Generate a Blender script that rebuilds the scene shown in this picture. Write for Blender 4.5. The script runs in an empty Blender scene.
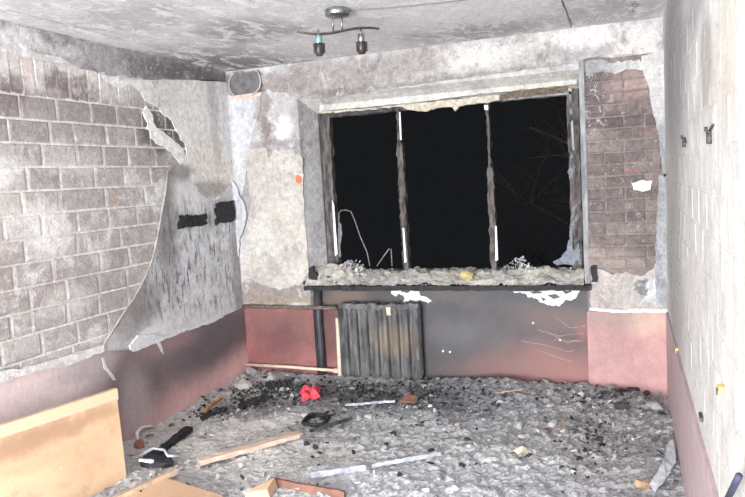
import bpy, bmesh, math, random
import numpy as np
from mathutils import Vector, Matrix, noise as mnoise

# ------------------------------------------------------------------ camera
scene = bpy.context.scene
COL = scene.collection
rng = random.Random(7)
nrg = np.random.default_rng(11)

YAW, PITCH, ROLL, FPX = math.radians(20.30), math.radians(5.60), math.radians(-3.33), 698.7
CAM = np.array([2.972, -4.906, 1.586])
W, H, HP = 3.20, 2.50, 0.612            # room width, ceiling height, top of the painted dado
_f = np.array([-math.sin(YAW) * math.cos(PITCH), math.cos(YAW) * math.cos(PITCH), -math.sin(PITCH)])
_r = np.array([math.cos(YAW), math.sin(YAW), 0.0])
_u = np.cross(_r, _f)
CR = math.cos(ROLL) * _r + math.sin(ROLL) * _u
CU = -math.sin(ROLL) * _r + math.cos(ROLL) * _u
CF = _f
cam_d = bpy.data.cameras.new('camera')
cam_d.sensor_width = 36.0
cam_d.lens = FPX / 745 * 36.0
cam_d.clip_start = 0.02
cam = bpy.data.objects.new('camera', cam_d)
COL.objects.link(cam)
cam.matrix_world = Matrix(((CR[0], CU[0], -CF[0], CAM[0]), (CR[1], CU[1], -CF[1], CAM[1]),
                           (CR[2], CU[2], -CF[2], CAM[2]), (0, 0, 0, 1)))
scene.camera = cam

# ------------------------------------------------------------------ light: night sky and the camera flash
world = bpy.data.worlds.new('night_sky')
scene.world = world
world.use_nodes = True
world.node_tree.nodes['Background'].inputs[0].default_value = (0.80, 0.88, 1.0, 1)
world.node_tree.nodes['Background'].inputs[1].default_value = 0.0105
# the flash, thrown backwards: most of it comes off the pale wall behind the photographer, the rest straight from the flash head
bf_d = bpy.data.lights.new('bounced_flash', 'AREA')
bf_d.shape = 'RECTANGLE'
bf_d.size, bf_d.size_y = 3.0, 2.1
bf_d.energy = 800
bf_d.color = (0.95, 0.985, 1.0)
bf = bpy.data.objects.new('bounced_flash', bf_d)
COL.objects.link(bf)
bf.location = (1.6, -8.2, 1.0)
bf.rotation_euler = (math.radians(99), 0, 0)
fl_d = bpy.data.lights.new('camera_flash', 'SPOT')
fl_d.energy = 90
fl_d.color = (0.95, 0.985, 1.0)
fl_d.shadow_soft_size = 0.06
fl_d.spot_size = math.radians(130)
fl_d.spot_blend = 0.7
fl = bpy.data.objects.new('camera_flash', fl_d)
COL.objects.link(fl)
fp = CAM + CU * 0.13 - CR * 0.02
fl.matrix_world = Matrix(((CR[0], CU[0], -CF[0], fp[0]), (CR[1], CU[1], -CF[1], fp[1]),
                          (CR[2], CU[2], -CF[2], fp[2]), (0, 0, 0, 1)))
scene.view_settings.view_transform = 'Standard'
scene.view_settings.look = 'None'
scene.view_settings.exposure = 0.15
scene.view_settings.gamma = 1.0
scene.view_settings.use_curve_mapping = False


# ------------------------------------------------------------------ surveying: where a sight line meets a plane of the room
def hit(u, v, ax, val):
    d = CF + CR * (u - 372.5) / FPX - CU * (v - 248.5) / FPX
    return CAM + d * ((val - CAM[ax]) / d[ax])


def bw(u, v, y=0.0): return hit(u, v, 1, y)
def lw(u, v, x=0.0): return hit(u, v, 0, x)
def rw(u, v, x=W): return hit(u, v, 0, x)
def cl(u, v, z=H): return hit(u, v, 2, z)
def fl_(u, v, z=0.1): return hit(u, v, 2, z)


PLANES = {'b': bw, 'l': lw, 'r': rw, 'c': cl, 'f': fl_}


# ------------------------------------------------------------------ material helpers
def srgb(r, g, b):
    return tuple((c / 255 / 12.92 if c / 255 <= 0.04045 else ((c / 255 + 0.055) / 1.055) ** 2.4) for c in (r, g, b)) + (1.0,)


class Mat:
    def __init__(s, name, rough=0.9, spec=0.25, metal=0.0, coords='world'):
        s.m = bpy.data.materials.new(name)
        s.m.use_nodes = True
        s.t = s.m.node_tree
        s.b = s.t.nodes['Principled BSDF']
        s.b.inputs['Roughness'].default_value = rough
        s.b.inputs['Specular IOR Level'].default_value = spec
        s.b.inputs['Metallic'].default_value = metal
        if coords == 'world':
            s.P = s.n('ShaderNodeNewGeometry').outputs['Position']
        else:
            s.P = s.n('ShaderNodeTexCoord').outputs['Object']
        s.D = None
        s.col = None

    def n(s, t): return s.t.nodes.new(t)
    def l(s, a, b): s.t.links.new(a, b)

    def val(s, sock, x):
        if hasattr(x, 'default_value') or hasattr(x, 'is_linked'):
            s.l(x, sock)
        else:
            sock.default_value = x

    def vm(s, op, a, b=None, sc=None):
        n = s.n('ShaderNodeVectorMath'); n.operation = op
        s.val(n.inputs[0], a)
        if b is not None: s.val(n.inputs[1], b)
        if sc is not None: s.val(n.inputs['Scale'], sc)
        return n.outputs['Value'] if op in ('LENGTH', 'DOT_PRODUCT') else n.outputs['Vector']

    def mth(s, op, a, b=0.0, clamp=False):
        n = s.n('ShaderNodeMath'); n.operation = op; n.use_clamp = clamp
        s.val(n.inputs[0], a); s.val(n.inputs[1], b)
        return n.outputs[0]

    def noise(s, scale, detail=4, rough=0.6, stretch=None, vec=None, col=False, dist=0.0):
        v = vec or s.P
        if stretch: v = s.vm('MULTIPLY', v, stretch)
        n = s.n('ShaderNodeTexNoise')
        n.inputs['Scale'].default_value = scale
        n.inputs['Detail'].default_value = detail
        n.inputs['Roughness'].default_value = rough
        n.inputs['Distortion'].default_value = dist
        s.l(v, n.inputs['Vector'])
        return n.outputs['Color'] if col else n.outputs['Fac']

    def rng(s, x, a, b, lo=0.0, hi=1.0, smooth=True):
        n = s.n('ShaderNodeMapRange')
        n.interpolation_type = 'SMOOTHSTEP' if smooth else 'LINEAR'
        s.val(n.inputs['Value'], x)
        n.inputs['From Min'].default_value = a; n.inputs['From Max'].default_value = b
        n.inputs['To Min'].default_value = lo; n.inputs['To Max'].default_value = hi
        return n.outputs['Result']

    def mix(s, fac, a, b, mode='MIX'):
        n = s.n('ShaderNodeMix'); n.data_type = 'RGBA'; n.blend_type = mode
        s.val(n.inputs['Factor'], fac); s.val(n.inputs[6], a); s.val(n.inputs[7], b)
        return n.outputs[2]

    def warp(s, a1=0.10, s1=4.0, a2=0.03, s2=18.0):
        w1 = s.vm('SCALE', s.vm('SUBTRACT', s.noise(s1, 3, col=True), (0.5, 0.5, 0.5)), sc=a1 * 2)
        w2 = s.vm('SCALE', s.vm('SUBTRACT', s.noise(s2, 3, col=True), (0.5, 0.5, 0.5)), sc=a2 * 2)
        s.D = s.vm('ADD', s.vm('ADD', s.P, w1), w2)

    def blob(s, c, r, soft=0.4):
        """0..1 mask of an ellipsoid with a ragged edge"""
        q = s.vm('DIVIDE', s.vm('SUBTRACT', s.D, tuple(c)), tuple(r))
        return s.rng(s.vm('LENGTH', q), 1 + soft, max(0.0, 1 - soft))

    def pblob(s, plane, u, v, ru, rv, soft=0.4):
        """the same, on a wall of the room, spanned by two measured sight lines"""
        f = PLANES[plane]
        c = f(u, v)
        e1 = f(u + ru, v) - c
        e2 = f(u, v + rv) - c
        r = np.maximum(np.abs(e1), np.abs(e2))
        r[{'b': 1, 'l': 0, 'r': 0, 'c': 2, 'f': 2}[plane]] = 9.0
        return s.blob(c, np.maximum(r, 0.004), soft)

    def stain(s, mask, colour, k=1.0):
        f = s.mth('MULTIPLY', mask, k) if not isinstance(k, (int, float)) or k != 1.0 else mask
        s.col = s.mix(f, s.col, colour)

    def grime(s, k=1.0, cracks=0.0):
        """fine mottling of dust and soot, and hairline cracks"""
        a = s.rng(s.noise(24, 6, 0.75, dist=0.3), 0.30, 0.70, 1 - 0.30 * k, 1 + 0.16 * k, False)
        b_ = s.rng(s.noise(95, 4, 0.7), 0.30, 0.70, 1 - 0.20 * k, 1 + 0.14 * k, False)
        s.col = s.mix(1.0, s.col, s.mth('MULTIPLY', a, b_), 'MULTIPLY')
        if cracks:
            w = s.vm('ADD', s.P, s.vm('SCALE', s.noise(9, 5, 0.7, col=True), sc=0.16))
            v = s.n('ShaderNodeTexVoronoi'); v.feature = 'DISTANCE_TO_EDGE'; v.inputs['Scale'].default_value = 4.5
            s.l(w, v.inputs['Vector'])
            cr = s.rng(v.outputs['Distance'], 0.012, 0.0)
            s.stain(s.mth('MULTIPLY', cr, s.rng(s.noise(3.1, 2), 0.45, 0.6)), srgb(112, 106, 106), cracks)

    def smears(s, pale=(206, 200, 197), dark=(140, 130, 128), kp=0.6, kd=0.45, sc=3.4):
        """lime and soot wiped over bricks and joints alike"""
        s.stain(s.rng(s.noise(sc, 7, 0.72, dist=0.5), 0.52, 0.66), srgb(*pale), kp)
        s.stain(s.rng(s.noise(sc * 1.3, 6, 0.7, stretch=(1, 1.2, .9), dist=0.5), 0.54, 0.70), srgb(*dark), kd)
        s.stain(s.rng(s.noise(31, 5, 0.75, dist=0.4), 0.60, 0.67), srgb(*pale), kp * 0.7)

    def bump(s, h, strength=0.5, dist=0.01):
        n = s.n('ShaderNodeBump')
        n.inputs['Strength'].default_value = strength
        n.inputs['Distance'].default_value = dist
        s.l(h, n.inputs['Height'])
        s.l(n.outputs[0], s.b.inputs['Normal'])

    def done(s):
        if s.col is not None: s.val(s.b.inputs['Base Color'], s.col)
        return s.m


def simple(name, c1, c2=None, rough=0.8, metal=0.0, scale=20, spec=0.3, bump=0.0, coords='object', stretch=None):
    m = Mat(name, rough, spec, metal, coords)
    c2 = c2 or c1
    nz = m.noise(scale, 5, 0.65, stretch=stretch)
    m.col = m.mix(m.rng(nz, 0.3, 0.7), c1, c2)
    if bump: m.bump(nz, bump, 0.01)
    return m.done()


# ------------------------------------------------------------------ mesh helpers
def tag(o, label=None, cat=None, group=None, kind=None):
    if label: o['label'] = label
    if cat: o['category'] = cat
    if group: o['group'] = group
    if kind: o['kind'] = kind
    return o


def link(name, me, mat=None, parent=None):
    o = bpy.data.objects.new(name, me)
    COL.objects.link(o)
    if mat is not None and me is not None:
        me.materials.clear(); me.materials.append(mat)
    if parent is not None:
        o.parent = parent
    return o


def empty(name, loc=(0, 0, 0), rot=(0, 0, 0)):
    o = bpy.data.objects.new(name, None)
    COL.objects.link(o)
    o.location = loc; o.rotation_euler = rot
    o.empty_display_size = 0.1
    return o


class MB:
    """collects vertices and faces of ONE piece"""
    def __init__(s): s.v = []; s.f = []

    def add(s, vs, fs):
        k = len(s.v)
        s.v += [tuple(map(float, p)) for p in vs]
        s.f += [tuple(i + k for i in f) for f in fs]
        return s

    def box(s, a, b):
        x0, y0, z0 = a; x1, y1, z1 = b
        return s.add([(x0, y0, z0), (x1, y0, z0), (x1, y1, z0), (x0, y1, z0), (x0, y0, z1), (x1, y0, z1), (x1, y1, z1), (x0, y1, z1)],
                     [(0, 3, 2, 1), (4, 5, 6, 7), (0, 1, 5, 4), (1, 2, 6, 5), (2, 3, 7, 6), (3, 0, 4, 7)])

    def prism(s, pts, vec):
        """polygon of 3d points pushed along vec"""
        n = len(pts); pts = [np.array(p, float) for p in pts]; vec = np.array(vec, float)
        return s.add(pts + [p + vec for p in pts],
                     [tuple(range(n))[::-1], tuple(range(n, 2 * n))] + [(i, (i + 1) % n, n + (i + 1) % n, n + i) for i in range(n)])

    def tube(s, pts, rad, seg=8, cap=True):
        pts = [np.array(p, float) for p in pts]
        n = len(pts)
        rads = rad if hasattr(rad, '__len__') else [rad] * n
        ref = None; vs = []; fs = []
        for i, p in enumerate(pts):
            t = pts[min(i + 1, n - 1)] - pts[max(i - 1, 0)]
            t = t / (np.linalg.norm(t) + 1e-9)
            if ref is None:
                ref = np.array([0, 0, 1.0]) if abs(t[2]) < 0.9 else np.array([1.0, 0, 0])
            a = ref - t * (ref @ t); a /= np.linalg.norm(a) + 1e-9
            ref = a
            b = np.cross(t, a)
            for k in range(seg):
                w = 2 * math.pi * k / seg
                vs.append(p + (a * math.cos(w) + b * math.sin(w)) * rads[i])
        for i in range(n - 1):
            for k in range(seg):
                k2 = (k + 1) % seg
                fs.append((i * seg + k, i * seg + k2, (i + 1) * seg + k2, (i + 1) * seg + k))
        if cap:
            fs.append(tuple(range(seg))[::-1]); fs.append(tuple((n - 1) * seg + k for k in range(seg)))
        return s.add(vs, fs)

    def lathe(s, prof, c=(0, 0, 0), seg=20):
        vs = []; fs = []
        n = len(prof)
        for r, z in prof:
            for k in range(seg):
                w = 2 * math.pi * k / seg
                vs.append((c[0] + r * math.cos(w), c[1] + r * math.sin(w), c[2] + z))
        for i in range(n - 1):
            for k in range(seg):
                k2 = (k + 1) % seg
                fs.append((i * seg + k, i * seg + k2, (i + 1) * seg + k2, (i + 1) * seg + k))
        fs.append(tuple(range(seg))[::-1]); fs.append(tuple((n - 1) * seg + k for k in range(seg)))
        return s.add(vs, fs)

    def mesh(s, name, smooth=False):
        me = bpy.data.meshes.new(name)
        me.from_pydata(s.v, [], s.f)
        bm = bmesh.new(); bm.from_mesh(me)
        bmesh.ops.recalc_face_normals(bm, faces=bm.faces)
        bm.to_mesh(me); bm.free()
        if smooth:
            me.polygons.foreach_set('use_smooth', [True] * len(me.polygons))
        me.update()
        return me

    def build(s, name, mat, parent=None, smooth=False):
        return link(name, s.mesh(name, smooth), mat, parent)


def ragged(poly, step, amp, r=rng, closed=True):
    """subdivide an outline and make it uneven"""
    out = []
    n = len(poly)
    for i in range(n if closed else n - 1):
        a = np.array(poly[i], float); b = np.array(poly[(i + 1) % n], float)
        k = max(1, int(np.linalg.norm(b - a) / step))
        for j in range(k):
            p = a + (b - a) * (j / k)
            out.append(p + np.array([r.uniform(-amp, amp), r.uniform(-amp, amp)]))
    return out


def plate(name, plane, poly, thick, mat, parent, step=4, amp=1.0, base=0.0, keep=False):
    """a sheet of plaster or paint lying on a wall, outline as surveyed, with real thickness"""
    pts = poly if keep else ragged(poly, step, amp)
    nrm = {'b': np.array([0, -1.0, 0]), 'l': np.array([1.0, 0, 0]), 'r': np.array([-1.0, 0, 0]), 'c': np.array([0, 0, -1.0])}[plane]
    f = PLANES[plane]
    P = [f(u, v) + nrm * base for u, v in pts]
    return MB().prism(P, nrm * thick).build(name, mat, parent)


def brick_mesh(name, r, jit=0.010, cham=0.07):
    """a unit brick: x along, y out of the wall (towards -y), z up, with worn front edges"""
    def j(k=1.0): return r.uniform(-jit, jit) * k
    v = []
    for (x, z) in ((-.5, -.5), (.5, -.5), (.5, .5), (-.5, .5)): v.append((x, 0.5, z))
    for (x, z) in ((-.5, -.5), (.5, -.5), (.5, .5), (-.5, .5)): v.append((x + j(), -0.42, z + j(2)))
    c = cham
    for (x, z) in ((-.5 + c * .6, -.5 + c), (.5 - c * .6, -.5 + c), (.5 - c * .6, .5 - c), (-.5 + c * .6, .5 - c)):
        v.append((x + j(1.5), -0.5 + j(3), z + j(3)))
    f = [(8, 9, 10, 11)]
    for k in range(4):
        k2 = (k + 1) % 4
        f.append((k, k2, 4 + k2, 4 + k)); f.append((4 + k, 4 + k2, 8 + k2, 8 + k))
    return MB().add(v, f).mesh(name)


def hull_mesh(name, r, n=14, sc=(1, 1, 1), seed_flat=1.0):
    bm = bmesh.new()
    for _ in range(n):
        d = Vector((r.gauss(0, 1), r.gauss(0, 1), r.gauss(0, 1))).normalized() * r.uniform(0.7, 1.0)
        bm.verts.new((d.x * sc[0] * .5, d.y * sc[1] * .5, d.z * sc[2] * .5 * seed_flat))
    o = bmesh.ops.convex_hull(bm, input=bm.verts)
    loose = [v for v in bm.verts if not v.link_faces]
    bmesh.ops.delete(bm, geom=loose, context='VERTS')
    bmesh.ops.triangulate(bm, faces=bm.faces)
    me = bpy.data.meshes.new(name)
    bm.to_mesh(me); bm.free()
    return me


# ------------------------------------------------------------------ materials of the room
SOOT = srgb(52, 50, 53)
SOOT2 = srgb(88, 84, 87)


def m_left_brick():
    m = Mat('grey_brick_left', 0.95, 0.15)
    m.warp(0.12, 3, 0.05, 14)
    oi = m.n('ShaderNodeObjectInfo').outputs['Random']
    m.col = m.mix(oi, srgb(170, 163, 161), srgb(196, 190, 187))
    m.stain(m.rng(m.noise(9, 5), 0.42, 0.7), srgb(152, 144, 142), 0.6)
    # whitened top courses, pale patches of lime, darker baked zone
    m.stain(m.pblob('l', 40, 50, 150, 42, 0.25), srgb(222, 216, 213), 0.85)
    m.stain(m.pblob('l', 75, 88, 26, 14, 0.3), srgb(128, 114, 112), 0.9)
    m.stain(m.pblob('l', 5, 95, 22, 24, 0.4), srgb(130, 114, 112), 0.8)
    m.stain(m.pblob('l', 48, 232, 22, 28, 0.5), srgb(214, 208, 205), 0.85)
    m.stain(m.pblob('l', 5, 205, 26, 50, 0.5), srgb(208, 200, 196), 0.6)
    m.stain(m.pblob('l', 120, 240, 50, 60, 0.6), srgb(176, 168, 165), 0.5)
    m.stain(m.pblob('l', 18, 280, 50, 30, 0.5), srgb(168, 157, 154), 0.6)
    m.stain(m.pblob('l', 165, 132, 24, 20, 0.3), srgb(104, 94, 93), 0.9)
    m.stain(m.pblob('l', 114, 199, 4, 4, 0.5), srgb(190, 150, 132), 0.8)
    m.stain(m.pblob('l', 24, 204, 8, 4, 0.5), srgb(200, 166, 160), 0.7)
    m.stain(m.pblob('l', 30, 70, 7, 14, 0.5), srgb(216, 192, 188), 0.7)
    sp = m.rng(m.noise(60, 3), 0.62, 0.72)
    m.stain(sp, srgb(216, 210, 206), 0.45)
    m.smears((232, 229, 227), (144, 136, 134), .85, .55, 2.6)
    m.smears((226, 223, 221), (146, 138, 136), .5, .4, 9)
    for (u, v, ru, rv, c, k) in ((48, 232, 18, 26, (232, 229, 227), .8), (2, 172, 24, 16, (234, 231, 229), .75), (20, 215, 30, 12, (222, 216, 213), .6), (72, 165, 26, 12, (216, 210, 207), .5), (70, 305, 22, 16, (220, 215, 211), .6),
                                 (100, 262, 8, 5, (224, 221, 219), .8), (86, 112, 60, 12, (140, 131, 129), .6), (60, 130, 70, 10, (146, 137, 135), .5), (120, 280, 30, 34, (158, 149, 146), .5), (15, 95, 16, 14, (132, 121, 119), .7)):
        m.stain(m.pblob('l', u, v, ru, rv, .5), srgb(*c), k)
    m.grime(1.0)
    m.bump(m.noise(55, 6, 0.7), 0.8, 0.010)
    return m.done()


def m_left_mortar():
    m = Mat('pale_mortar', 0.95, 0.15)
    m.warp()
    m.col = m.mix(m.rng(m.noise(14, 5), .35, .65), srgb(214, 209, 206), srgb(234, 231, 229))
    m.stain(m.pblob('l', 20, 290, 70, 60, 0.6), srgb(186, 178, 174), 0.5)
    m.smears((236, 234, 232), (176, 168, 166), .6, .5, 2.6)
    m.smears((228, 225, 223), (180, 172, 170), .4, .4, 9)
    m.grime(1.0)
    m.bump(m.noise(70, 5), 0.8, 0.008)
    return m.done()


def m_plaster(name, stains, base=((214, 211, 210), (190, 186, 186)), streak=0.3, bump=0.35, scale=7, specks=0.0, speckcol=(235, 233, 231), mott=0.5):
    """old wall plaster: two tones, vertical runs, then soot and lime marks where the fire left them; the lintel also gets painted shade"""
    m = Mat(name, 0.9, 0.2)
    m.warp(0.07, 6, 0.04, 24)
    m.col = m.mix(m.rng(m.noise(scale, 5, 0.65), 0.35, 0.68), srgb(*base[0]), srgb(*base[1]))
    if streak:
        m.stain(m.rng(m.noise(16, 5, 0.7, stretch=(1, 1, 0.12)), 0.52, 0.75), srgb(140, 136, 137), streak)
    for (pl, u, v, ru, rv, soft, c, k) in stains:
        m.stain(m.pblob(pl, u, v, ru, rv, soft), srgb(*c), k)
    if specks:
        m.stain(m.rng(m.noise(38, 4, 0.7), 0.6, 0.68), srgb(*speckcol), specks)
    d_ = [int(c * .62) for c in base[1]]; p_ = [min(242, int(c * 1.12)) for c in base[0]]
    m.stain(m.rng(m.noise(4.5, 8, 0.74, stretch=(1, 1, .6), dist=1.0), 0.52, 0.66), srgb(*d_), mott)
    m.stain(m.rng(m.noise(7, 8, 0.74, stretch=(1, 1, .7), dist=0.8), 0.54, 0.62), srgb(*p_), mott)
    m.stain(m.rng(m.noise(19, 7, 0.75, dist=0.8), 0.57, 0.65), srgb(*d_), mott * .8)
    m.grime(1.1, 0.5)
    m.bump(m.noise(40, 6, 0.7), bump, 0.008)
    return m.done()


def m_ceiling():
    m = Mat('sooty_ceiling_paint', 0.9, 0.2)
    m.warp(0.12, 3, 0.04, 15)
    st = m.noise(6, 6, 0.72, stretch=(1.0, 0.55, 1), dist=0.6)
    m.col = m.mix(m.rng(st, 0.34, 0.66), srgb(206, 204, 208), srgb(234, 233, 235))
    m.stain(m.pblob('c', 215, 66, 120, 14, 0.6), srgb(96, 94, 98), 0.75)
    m.stain(m.pblob('c', 130, 18, 90, 12, 0.6), srgb(176, 172, 174), 0.6)
    m.stain(m.pblob('c', 250, 33, 60, 12, 0.6), srgb(120, 116, 119), 0.6)
    m.stain(m.pblob('c', 330, 45, 90, 10, 0.6), srgb(236, 235, 237), 0.6)
    m.stain(m.pblob('c', 460, 12, 110, 16, 0.5), srgb(240, 238, 240), 0.7)
    m.stain(m.pblob('c', 480, 33, 70, 6, 0.6), srgb(150, 147, 150), 0.6)
    m.stain(m.pblob('c', 610, 12, 50, 16, 0.5), srgb(196, 193, 198), 0.8)
    m.stain(m.pblob('c', 632, 8, 6, 4, 0.5), srgb(96, 92, 95), 0.9)
    fl2 = m.rng(m.noise(8, 10, 0.78, stretch=(1.1, 0.6, 1), dist=0.7), 0.47, 0.58)
    m.stain(fl2, srgb(244, 243, 245), 0.9)
    m.stain(m.rng(m.noise(14, 6, 0.75, stretch=(1.3, 0.7, 1), dist=1.0), 0.60, 0.66), srgb(116, 113, 117), 0.45)
    m.grime(0.6)
    m.bump(m.mth('ADD', m.noise(30, 6, 0.7), m.mth('MULTIPLY', fl2, 0.5)), 0.6, 0.008)
    return m.done()


def m_right_wall(name, brick):
    m = Mat(name, 0.88, 0.2)
    m.warp(0.05, 4, 0.03, 16)
    m.col = m.mix(m.rng(m.noise(5, 5), 0.35, 0.68), srgb(212, 210, 207), srgb(192, 189, 185))
    m.stain(m.rng(m.noise(13, 5, 0.7, stretch=(1, 1, 0.10)), 0.52, 0.74), srgb(168, 162, 156), 0.6)
    m.stain(m.pblob('r', 674, 60, 13, 100, 0.5), srgb(150, 148, 152), 0.9)
    m.stain(m.pblob('r', 694, 10, 12, 26, 0.6), srgb(158, 156, 159), 0.8)
    m.stain(m.pblob('r', 706, 60, 6, 44, 0.4), srgb(158, 152, 149), 0.85)
    m.stain(m.pblob('r', 728, 60, 14, 60, 0.6), srgb(190, 181, 170), 0.7)
    m.stain(m.pblob('r', 675, 275, 8, 110, 0.5), srgb(168, 165, 163), 0.7)
    m.stain(m.pblob('r', 692, 280, 14, 90, 0.6), srgb(206, 202, 199), 0.6)
    m.stain(m.rng(m.noise(2.2, 6, 0.7, stretch=(1, 1, .5), dist=.4), .5, .7), srgb(176, 172, 168), .6)
    m.stain(m.rng(m.noise(4, 7, 0.75, stretch=(1, 1, .3), dist=.6), .56, .66), srgb(166, 158, 150), .5)
    m.grime(0.7, 0.6)
    m.bump(m.noise(45, 6, 0.7), 0.35, 0.006)
    return m.done()


def m_pier_brick():
    m = Mat('sooty_brown_brick', 0.95, 0.15)
    m.warp(0.05, 6, 0.03, 25)
    oi = m.n('ShaderNodeObjectInfo').outputs['Random']
    m.col = m.mix(oi, srgb(98, 88, 87), srgb(136, 125, 122))
    m.stain(m.rng(m.noise(22, 5, 0.7), 0.48, 0.7), srgb(92, 80, 80), 0.7)
    m.stain(m.rng(m.noise(26, 5, 0.75, dist=0.8), 0.58, 0.64), srgb(188, 178, 173), 0.5)
    m.stain(m.pblob('b', 590, 85, 14, 14, 0.5), srgb(98, 92, 94), 0.7)
    m.stain(m.pblob('b', 632, 85, 26, 18, 0.5), srgb(176, 152, 147), 0.6)
    m.stain(m.pblob('b', 650, 131, 6, 3, 0.4), srgb(146, 102, 97), 0.8)
    m.stain(m.pblob('b', 630, 172, 12, 2.6, 0.4), srgb(148, 100, 95), 0.8)
    m.stain(m.pblob('b', 610, 262, 34, 14, 0.6), srgb(166, 150, 142), 0.7)
    m.smears((150, 141, 138), (82, 74, 74), .35, .5, 6)
    m.stain(m.mth('MULTIPLY', m.pblob('b', 594, 105, 12, 34, .5), m.rng(m.noise(30, 6, .8, dist=1), .54, .6)), srgb(206, 202, 200), .8)
    m.grime(1.1)
    m.bump(m.noise(60, 6, 0.7), 0.8, 0.008)
    return m.done()


M = {}
M['lbrick'] = m_left_brick()
M['mortar'] = m_left_mortar()
M['ceiling'] = m_ceiling()
M['pbrick'] = m_pier_brick()
M['right'] = m_right_wall('whitewashed_brick', True)
M['rightbase'] = simple('whitewashed_mortar', srgb(214, 211, 208), srgb(198, 194, 190), 0.9, 0, 12, 0.2, 0.3, 'world')
mpm = Mat('grey_pier_mortar', .95, .15)
mpm.col = mpm.mix(mpm.noise(30, 5), srgb(150, 141, 138), srgb(108, 99, 97))
mpm.smears((172, 164, 160), (90, 81, 80), .5, .6, 6); mpm.grime(1.0); mpm.bump(mpm.noise(60, 6), .8, .008)
M['pier_mortar'] = mpm.done()
M['band'] = m_plaster('sooty_top_band', [('l', 10, 38, 34, 12, 0.5, (226, 223, 224), 0.85), ('l', 60, 50, 24, 5, 0.5, (214, 211, 211), 0.6), ('l', 110, 66, 50, 6, 0.5, (196, 193, 194), 0.45),
                                        ('l', 190, 78, 50, 8, 0.6, (86, 84, 87), 0.7)],
                      ((176, 173, 175), (140, 137, 140)), 0.2, 0.4, 8, 0.8, (240, 238, 238))
M['cream'] = m_plaster('cream_plaster', [('l', 186, 102, 34, 30, 0.5, (240, 238, 236), 0.9), ('l', 212, 160, 24, 30, 0.5, (232, 226, 218), 0.8), ('l', 226, 120, 7, 40, .4, (222, 222, 226), .8),
                                        ('l', 160, 90, 18, 20, 0.6, (216, 211, 210), 0.7), ('l', 150, 70, 30, 26, .6, (238, 235, 234), .6),
                                        ('l', 210, 190, 26, 9, 0.5, (150, 144, 141), 0.75), ('l', 178, 172, 16, 7, 0.5, (112, 108, 107), .8),
                                        ('l', 213, 110, 3, 60, 0.6, (160, 156, 156), 0.5)],
                       ((250, 249, 248), (240, 237, 235)), 0.4, mott=.2)


def m_blister():
    """silvery blistered paint with black vertical runs"""
    m = Mat('blistered_paint', 0.75, 0.3)
    m.warp(0.03, 8, 0.015, 30)
    m.col = m.mix(m.rng(m.noise(9, 4), 0.35, 0.65), srgb(220, 220, 223), srgb(192, 192, 196))
    m.stain(m.pblob('l', 163, 215, 12, 70, 0.6), srgb(128, 122, 121), 0.8)
    m.stain(m.pblob('l', 128, 318, 18, 30, 0.6), srgb(138, 131, 130), 0.75)
    m.stain(m.pblob('l', 182, 172, 18, 10, 0.5), srgb(120, 115, 114), 0.7)
    m.stain(m.pblob('l', 145, 300, 16, 24, 0.5), srgb(128, 120, 118), 0.7)
    m.stain(m.pblob('l', 190, 200, 14, 18, 0.5), srgb(222, 221, 223), 0.9)
    m.stain(m.pblob('l', 222, 205, 10, 10, 0.5), srgb(176, 166, 166), 0.7)
    runs = m.rng(m.noise(30, 7, 0.8, stretch=(1, 1, 0.22), dist=.3), 0.52, 0.58)
    m.stain(m.mth('MULTIPLY', runs, m.pblob('l', 200, 265, 50, 66, 0.3)), srgb(84, 80, 84), 0.8)
    m.stain(m.pblob('l', 150, 336, 20, 8, 0.3), srgb(226, 224, 226), 0.9)
    m.stain(m.pblob('l', 190, 326, 40, 4, 0.4), srgb(214, 212, 214), 0.7)
    m.stain(m.pblob('l', 237, 280, 5, 60, 0.5), srgb(130, 120, 120), 0.6)
    m.grime(0.8)
    m.bump(m.noise(50, 6, 0.75, stretch=(1, 1, 0.4)), 0.7, 0.008)
    return m.done()


M['blister'] = m_blister()


def m_dado(name, stains, base=((178, 134, 133), (160, 118, 118))):
    m = Mat(name, 0.62, 0.35)
    m.warp(0.06, 4, 0.02, 18)
    m.col = m.mix(m.rng(m.noise(5, 4), 0.35, 0.65), srgb(*base[0]), srgb(*base[1]))
    for (pl, u, v, ru, rv, soft, c, k) in stains:
        m.stain(m.pblob(pl, u, v, ru, rv, soft), srgb(*c), k)
    m.stain(m.rng(m.noise(26, 5, 0.7, stretch=(1, 1, 0.3)), 0.56, 0.75), srgb(120, 108, 108), 0.35)
    m.grime(0.5)
    m.bump(m.noise(22, 5), 0.15, 0.005)
    return m.done()


M['dado_l'] = m_dado('sooty_pink_dado_left', [
    ('l', 175, 360, 90, 50, 0.6, (122, 113, 116), 0.95), ('l', 215, 350, 30, 40, 0.5, (106, 98, 101), 0.9),
    ('l', 30, 395, 70, 40, 0.5, (222, 204, 203), 0.9), ('l', 85, 365, 30, 12, 0.5, (178, 168, 168), 0.7),
    ('l', 240, 372, 22, 22, 0.7, (238, 190, 187), 0.85), ('l', 190, 412, 50, 9, 0.7, (236, 192, 190), 0.8),
    ('l', 135, 410, 16, 36, 0.6, (195, 178, 179), 0.7), ('l', 225, 328, 30, 8, 0.6, (108, 100, 104), 0.7),
    ('l', 170, 343, 26, 5, 0.6, (183, 146, 146), 0.4)])
M['dado_b'] = m_dado('pink_dado_back', base=((150, 100, 98), (132, 84, 83)), stains=[
    ('b', 285, 334, 24, 22, 0.7, (104, 70, 71), 0.9), ('b', 262, 318, 18, 12, 0.6, (128, 92, 90), 0.6),
    ('b', 325, 330, 12, 30, 0.5, (84, 62, 60), 0.8), ('b', 300, 320, 10, 20, 0.6, (120, 88, 78), 0.5)])
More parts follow.
